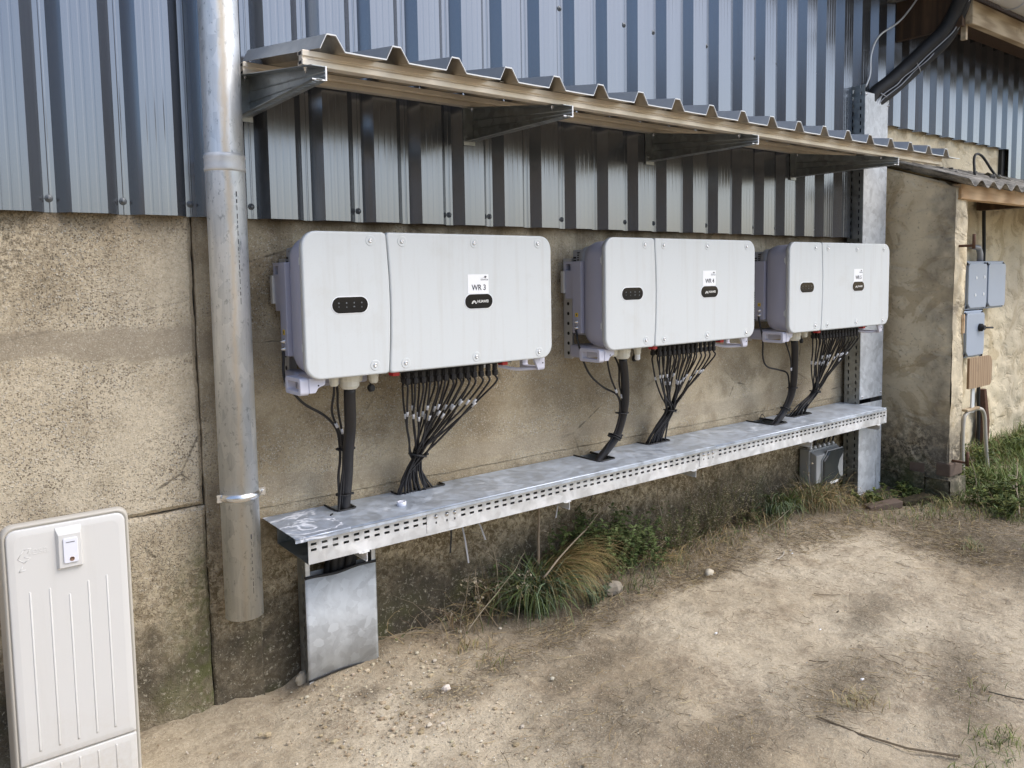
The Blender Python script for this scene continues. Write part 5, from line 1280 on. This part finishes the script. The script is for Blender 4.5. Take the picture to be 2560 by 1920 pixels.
# small tufts on the open soil
for i, (x, y, n, L, cols, lb) in enumerate(((.66, -.24, 46, .085, [LIME, STRAW, STRAW], 'yellowish grass tuft just right of the short riser'), (.67, -.40, 30, .07, [LIME, STRAW], 'small yellow-green tuft with upright blades on the dark soil'),
        (1.47, -1.40, 70, .085, [STRAW, STRAW, (.3, .27, .13)], 'pale bleached grass tuft in the middle of the open ground'), (1.85, -1.62, 26, .05, [LIME, STRAW], 'tiny green tuft at the right of the bleached tuft'),
        (1.56, -1.80, 120, .075, [LIME, GREEN, LIME], 'bright green grass patch at the lower right edge of the ground'), (1.35, -1.84, 60, .06, [GREEN, LIME], 'green tuft at the bottom edge left of the bright patch'),
        (1.72, -1.92, 60, .06, [GREEN, LIME], 'green tuft at the far lower right corner'), (1.05, -1.24, 24, .04, [STRAW, GREYS], 'small wisp of dry grass on the open ground'), (3.3, -1.0, 90, .10, [STRAW, GREYS, GREEN], 'flattened straw on the dark strip at the right'),
        (3.55, -1.2, 60, .09, [LIME, GREEN], 'green tuft on the dark strip at the right edge'), (4.0, -.95, 70, .09, [LIME, GREEN], 'green leafy tuft in front of the lean-to grass'))):
    one(tuft(x, y, n, L, 0, cols, 40+i, .0035, (.9, 2.1), rx=.045 if n < 80 else .06, ry=.035), 'grass_tuft', 'plant', lb, 'grass', 'small tufts on the open soil')
# lush grass by the lean-to: nobody could count it
r2 = random.Random(77); mb = MB()
for i in range(11000):
    x = 4.05+r2.random()**.9*3.2; y = -.03-1.15*r2.random()
    if x < 4.34 and y > -.56: continue
    if x < 4.6 and y < -.95 and r2.random() < .5: continue
    dens = noise.noise(Vector((x*2.2, y*2.2, 4)))
    if dens < -.32: continue
    blade(mb, (x, y, gz(x, y)-.004), r2.uniform(0, 2*PI), r2.uniform(.06, .2)*(1+dens*.5), r2.uniform(.4, 1.7), r2.uniform(.004, .008), jit(r2.choice([(.14, .21, .06), LIME, (.15, .23, .06), GREEN, STRAW] if dens < .2 else [(.14, .21, .06), LIME, (.16, .24, .06)]), r2, .3), 4, r2=r2)
tag(mb.build('lush_grass', 'plant'), 'lush green grass growing in and before the lean-to', 'grass', kind='stuff')
for i, (x, y, lb) in enumerate(((4.5, -.45, 'broad-leaved green weed at the foot of the broken chair'), (5.1, -.3, 'leafy weed right of the broken chair legs'), (4.75, -.85, 'leafy weed at the right picture edge in the lush grass'), (5.9, -.25, 'bushy weed under the fuse box wall at the right edge'), (4.2, -.75, 'nettle-like weed at the lean-to corner'))):
    st, lv = herb(x, y, 26, .17, [GREEN, (.11, .16, .05), LIME], 60+i, .14, .10, .036, 20); plant2('leafy_weed', lb, 'weed', (('stem', st), ('leaves', lv)), (x, y, 0), 'leafy weeds in the lush grass')
stalk([(4.28, -.62, .02), (4.30, -.60, .16), (4.25, -.58, .31), (4.32, -.57, .34)], .003, 'thin dark stem curving up at the lean-to corner', 12, 2, .05)
stalk([(4.05, -.95, .03), (4.3, -.85, .10), (4.55, -.75, .22)], .005, 'dead branch lying in the grass at the right edge', 13, 6, .08)

# loose litter: straws and twigs, finer than anybody would count
def straw(mb, x, y, a, L, w, col, bend=0.0, z=None):
    P = []
    for k in range(4):
        f = k/3-.5; xx = x+math.cos(a+bend*f)*L*f; yy = y+math.sin(a+bend*f)*L*f
        P.append(Vector((xx, yy, gz(xx, yy)+.0055+(z or 0))))
    mb.tube(P, w, 4, False, col)
r2 = random.Random(99); mb = MB()
spots = [(.45, -.48, .16, .08, 150), (.72, -.38, .2, .12, 260), (.72, -.95, .45, .2, 300), (1.1, -.35, .35, .13, 500), (1.5, -1.3, .5, .15, 420), (2.2, -.27, .6, .10, 900), (3.1, -.33, .6, .16, 800), (3.9, -.95, .7, .25, 1200), (3.25, -.95, .22, .35, 1500), (3.6, -.7, .3, .2, 900), (2.9, -.42, .5, .1, 800), (1.95, -.36, .35, .06, 700), (1.5, -.8, 1.2, .6, 260), (1.9, -1.5, .5, .2, 250), (2.6, -.8, .9, .3, 160), (4.1, -.5, .25, .2, 300), (1.6, -.30, .5, .07, 500)]
for (cx, cy, rx, ry, n) in spots:
    for i in range(n):
        x, y = r2.gauss(cx, rx*.6), r2.gauss(cy, ry*.6)
        if y > -.02: continue
        straw(mb, x, y, r2.gauss(.4, 1.1), r2.uniform(.008, .05) if r2.random() < .9 else r2.uniform(.05, .10), r2.uniform(.0004, .0010), jit(r2.choice([STRAW, GREYS, (.14, .10, .06), (.09, .065, .04), (.45, .36, .22)]), r2, .2), r2.uniform(-1, 1), r2.uniform(0, .004))
tag(mb.build('straw_litter', 'litter'), 'dry straw and rootlets scattered over the soil', 'litter', kind='stuff')
# single sticks
for i, (x, y, a, L, w, c, lb) in enumerate(((1.30, -1.57, -1.28, .42, .0035, (.16, .12, .08), 'long thin root lying on the ground at the bottom right'), (1.88, -1.73, -1.05, .16, .0022, (.03, .03, .03), 'short black stick at the right edge of the ground'),
        (2.06, -.98, .1, .014, .003, (.02, .02, .02), 'tiny black peg on the pale ground'), (2.10, -.40, -1.2, .10, .0022, (.10, .08, .05), 'thin dark twig right of the round pale stone'), (2.45, -.45, .3, .12, .0045, (.42, .38, .32), 'pale bark strip lying near the wall litter'),
        (1.62, -1.16, -.9, .07, .002, (.12, .09, .06), 'short dark twig on the open ground'), (2.2, -.85, -.7, .12, .0016, (.14, .11, .07), 'thin curved twig on the pale ground'))):
    mb = MB(); straw(mb, x, y, a, L, w, c, .35); one(mb, 'stick', 'litter', lb, 'stick')
# stones
def stone(x, y, s_, label, seed, sq=(1, .75, .6), col=(.55, .49, .39), name='stone', mat='stone', group=None, sink=.25):
    r2 = random.Random(seed); mb = MB(); rg = []; z0 = gz(x, y); NS = 12 if s_ > .02 else 7; NK = 7 if s_ > .02 else 5
    for k in range(NK):
        f = -PI/2+PI*(k+.001)/(NK-1+.002); R = math.cos(f)
        ring = []
        for i in range(NS):
            a = 2*PI*i/NS; d = Vector((math.cos(a)*R, math.sin(a)*R, math.sin(f)))
            m_ = 1+.38*noise.noise(d*1.6+Vector((seed*3.7, 0, 0)))+.10*noise.noise(d*5+Vector((0, seed, 0)))
            ring.append((x+d.x*s_*sq[0]*m_, y+d.y*s_*sq[1]*m_, z0+(d.z*m_+1-sink*2)*s_*sq[2]))
        rg.append(ring)
    mb.rings(rg, smooth=(seed == 1), col=jit(col, r2, .12)); return one(mb, name, mat, label, 'stone', group)
stone(1.975, -.365, .026, 'round pale stone at the edge of the wall litter below the middle inverter', 1, (1, .8, .7), (.62, .56, .46))
stone(.42, -.455, .017, 'angular white stone on dark soil in front of the short riser', 2, (1, .8, .8), (.72, .68, .60))
stone(1.46, -.23, .055, 'grey rough stone block lying among the weeds', 3, (1, .6, .62), (.30, .27, .22))
stone(.77, -.62, .010, 'small pale pebble right of the white stone', 4, col=(.6, .55, .45))
for i, (x, y, s_) in enumerate(((.262, -.60, .0105), (.283, -.625, .008), (.30, -.62, .009), (.31, -.55, .006), (.33, -.545, .006), (.345, -.33, .012), (.50, -.25, .010), (.47, -.17, .009), (.10, -.28, .009), (.02, -.18, .010), (.25, -.36, .009), (.17, -.45, .008), (.49, -.80, .010), (.30, -.82, .008), (.70, -.12, .010), (.86, -.18, .009))):
    stone(x, y, s_, 'small pale pebble scattered on sandy soil near the short riser', 20+i, col=(.62, .55, .44), name='pebble', group='pebbles in front of the short riser')
stone(.06, -.055, .03, 'pale broken stone leaning at the left foot of the short riser', 5, (1, .5, .9), (.40, .35, .27))
for i, (x, y, a, lb) in enumerate(((3.68, -.33, -.5, 'dark brown broken brick lying in front of the tall riser'), (3.93, -.40, -.35, 'grey-brown brick fragment nearer the lean-to wall'))):
    mb = MB(); mb.box(-.11, .11, -.04, .04, 0, .045)
    ca_, sa_ = math.cos(a), math.sin(a); z0 = gz(x, y)-.012
    mb.v = [(x+vx*ca_-vy*sa_+.004*noise.noise(Vector((vx*30, vy*30, vz*30))), y+vx*sa_+vy*ca_, z0+vz+vx*.12) for vx, vy, vz in mb.v]
    o = one(mb, 'brick_fragment', 'brick' if i == 0 else 'stone', lb, 'brick'); bev(o, .006, 3)
# fine gravel
r2 = random.Random(123); mb = MB()
for i in range(2600):
    x, y = (r2.gauss(.25, .35), r2.gauss(-.55, .35)) if r2.random() < .55 else (r2.uniform(-.5, 3.6), r2.uniform(-1.8, -.05))
    if y > -.03: continue
    s_ = r2.uniform(.0012, .0034) if r2.random() < .9 else r2.uniform(.003, .0055); z0 = gz(x, y)+.004
    c = jit(r2.choice([(.6, .54, .43), (.45, .37, .27), (.7, .65, .55), (.33, .25, .17)]), r2, .15)
    a = r2.uniform(0, PI); vs = []
    for (dx, dy, dz) in ((1, 0, 0), (0, 1, 0), (-1, 0, 0), (0, -1, 0)): vs.append((x+s_*(dx*math.cos(a)-dy*math.sin(a))*r2.uniform(.7, 1.3), y+s_*(dx*math.sin(a)+dy*math.cos(a))*r2.uniform(.7, 1.3), z0+r2.uniform(-.2, .2)*s_))
    vs.append((x+r2.uniform(-.3, .3)*s_, y+r2.uniform(-.3, .3)*s_, z0+s_*.8)); vs.append((x, y, z0-s_))
    mb.add(vs, [(0, 1, 4), (1, 2, 4), (2, 3, 4), (3, 0, 4), (1, 0, 5), (2, 1, 5), (3, 2, 5), (0, 3, 5)], False, c)
for i in range(300):
    x, y = r2.gauss(.22, .22), r2.gauss(-.42, .28)
    if y > -.12: continue
    s_ = r2.uniform(.003, .0095)*(1 if r2.random() < .8 else 1.5); z0 = gz(x, y)+.002; c = jit(r2.choice([(.46, .37, .25), (.36, .28, .18), (.56, .48, .35)]), r2, .12); sd_ = r2.random()*50
    rg = []
    for k in range(4):
        f = -PI/2+PI*(k+.02)/3.04
        rg.append([(x+s_*math.cos(a_)*math.cos(f)*(1+.5*noise.noise(Vector((math.cos(a_)*1.5+sd_, math.sin(a_)*1.5, k)))), y+s_*.8*math.sin(a_)*math.cos(f)*(1+.5*noise.noise(Vector((sd_, math.cos(a_)*1.5, k)))), z0+s_*.55*math.sin(f)) for a_ in [2*PI*j/6 for j in range(6)]])
    mb.rings(rg, smooth=False, col=c)
tag(mb.build('fine_gravel', 'stone'), 'fine gravel and crumbs of soil on the ground', 'gravel', kind='stuff')
for i, (x, y, s_) in enumerate(((2.55, -.43, .006), (2.52, -.46, .005), (1.86, -1.02, .005), (1.62, -1.33, .007), (1.5, -.78, .006))):
    mb = MB(); z0 = gz(x, y)+.004; mb.box(x-s_, x+s_, y-s_*.5, y+s_*.5, z0, z0+s_*.6); o = one(mb, 'paper_scrap', 'paper', 'tiny white scrap lying on the ground', 'scrap', 'tiny white scraps on the ground')

# scruffy dead brush along the foot of the wall
r2 = random.Random(314)
brush = [(.72, 'scruffy dead brush low on the wall right of the short riser'), (.92, 'dead stems tangled left of the bluish grass clump'), (1.45, 'dead brown stems sticking out of the leafy weeds'), (1.85, 'dry brush right of the bushy leafy weed'), (2.2, 'dry brush behind the round pale stone'), (2.6, 'dry brush against the dark wall left of the broad green blades'), (2.95, 'dead stems left of the tangled straw'), (3.45, 'dead stems under the grey junction box')]
for k, (bx0, lb) in enumerate(brush):
    mb = MB()
    for i in range(46):
        x = bx0+r2.gauss(0, .13); y = min(-.02, -.07+r2.gauss(0, .05)); a = r2.uniform(0, 2*PI); L = r2.uniform(.08, .30)
        P = [Vector((x, y, gz(x, y)))]; up_ = r2.uniform(.2, 1.1)
        for s_ in range(5):
            up_ -= r2.uniform(0, .22); a += r2.gauss(0, .35)
            q_ = P[-1]+Vector((math.cos(a), math.sin(a)*.5, up_)).normalized()*L/5
            q_.y = min(q_.y, -.014); q_.z = max(q_.z, gz(q_.x, q_.y)+.004); P.append(q_)
        col = jit(r2.choice([GREYS, (.22, .16, .10), (.14, .10, .065), STRAW, (.32, .24, .15)]), r2, .25)
        mb.tube(P, [.0014*(1-.12*j) for j in range(6)], 4, False, col)
        for j in range(r2.randint(0, 7)):
            p = frac_point(P, r2.uniform(.3, 1)); s2 = r2.uniform(.004, .012)
            c_ = jit(r2.choice([GREYS, (.22, .17, .10), (.14, .16, .06), (.40, .34, .24)]), r2, .3)
            e = [p+Vector((r2.uniform(-s2, s2), min(0, r2.uniform(-s2, s2)), r2.uniform(-s2, s2))) for _ in range(3)]
            mb.add([p]+e, [(0, 1, 2), (0, 2, 3)], False, c_)
    one(mb, 'dead_brush', 'plant', lb, 'dead brush', 'scruffy dead brush along the wall')
for k, (x, y, n, L, cols, lb) in enumerate(((.80, -.12, 60, .14, [GREEN, STRAW, GREYS], 'thin mixed grass at the left end of the weeds'), (1.62, -.25, 90, .12, [GREEN, GREYS, DEEP], 'low grass in front of the bushy leafy weed'), (2.35, -.16, 120, .13, [STRAW, GREEN, GREYS], 'scruffy grass under the seeding weed'), (2.72, -.20, 120, .14, [STRAW, GREEN], 'scruffy grass left of the broad green blades'), (3.75, -.28, 90, .14, [GREEN, STRAW, LIME], 'grass between the dark brick and the tall riser'), (4.05, -.55, 120, .13, [GREEN, LIME, STRAW], 'grass at the outer foot of the lean-to wall'))):
    one(tuft(x, y, n, L, 0, cols, 80+k, .0038, (.7, 2.1), rx=.11, ry=.04), 'grass_tuft', 'plant', lb, 'grass', 'scruffy grass along the wall')
st, lv = herb(1.18, -.06, 30, .20, [(.09, .14, .045), GREEN], 90, .12, .04, .024, 18); plant2('leafy_weed', 'green leafy weed hidden between the two grass clumps', 'weed', (('stem', st), ('leaves', lv)), (1.18, -.06, 0))
st, lv = herb(3.70, -.25, 26, .09, [GREEN, LIME], 91, .14, .06, .03, 14); plant2('leafy_weed', 'broad-leaved weed between the brick fragments and the tall riser', 'weed', (('stem', st), ('leaves', lv)), (3.70, -.25, 0))

for k, (x, y, n, L, cols, lb) in enumerate(((4.02, -.78, 160, .12, [GREEN, LIME, STRAW], 'green and straw grass in front of the lean-to corner'), (3.72, -.50, 90, .10, [GREEN, STRAW, LIME], 'low grass on the litter before the brick fragments'), (4.35, -1.0, 160, .12, [GREEN, LIME], 'green grass at the right picture edge'), (3.45, -.42, 70, .09, [LIME, STRAW], 'small yellow-green grass on the litter below the tall riser'))):
    one(tuft(x, y, n, L, 0, cols, 120+k, .0042, (.7, 2.0), rx=.14, ry=.07), 'grass_tuft', 'plant', lb, 'grass', 'grass at the right edge')
st, lv = herb(4.12, -.86, 26, .12, [GREEN, LIME], 130, .18, .08, .032, 20); plant2('leafy_weed', 'green broad-leaved weed on the soil before the lean-to corner', 'weed', (('stem', st), ('leaves', lv)), (4.12, -.86, 0))
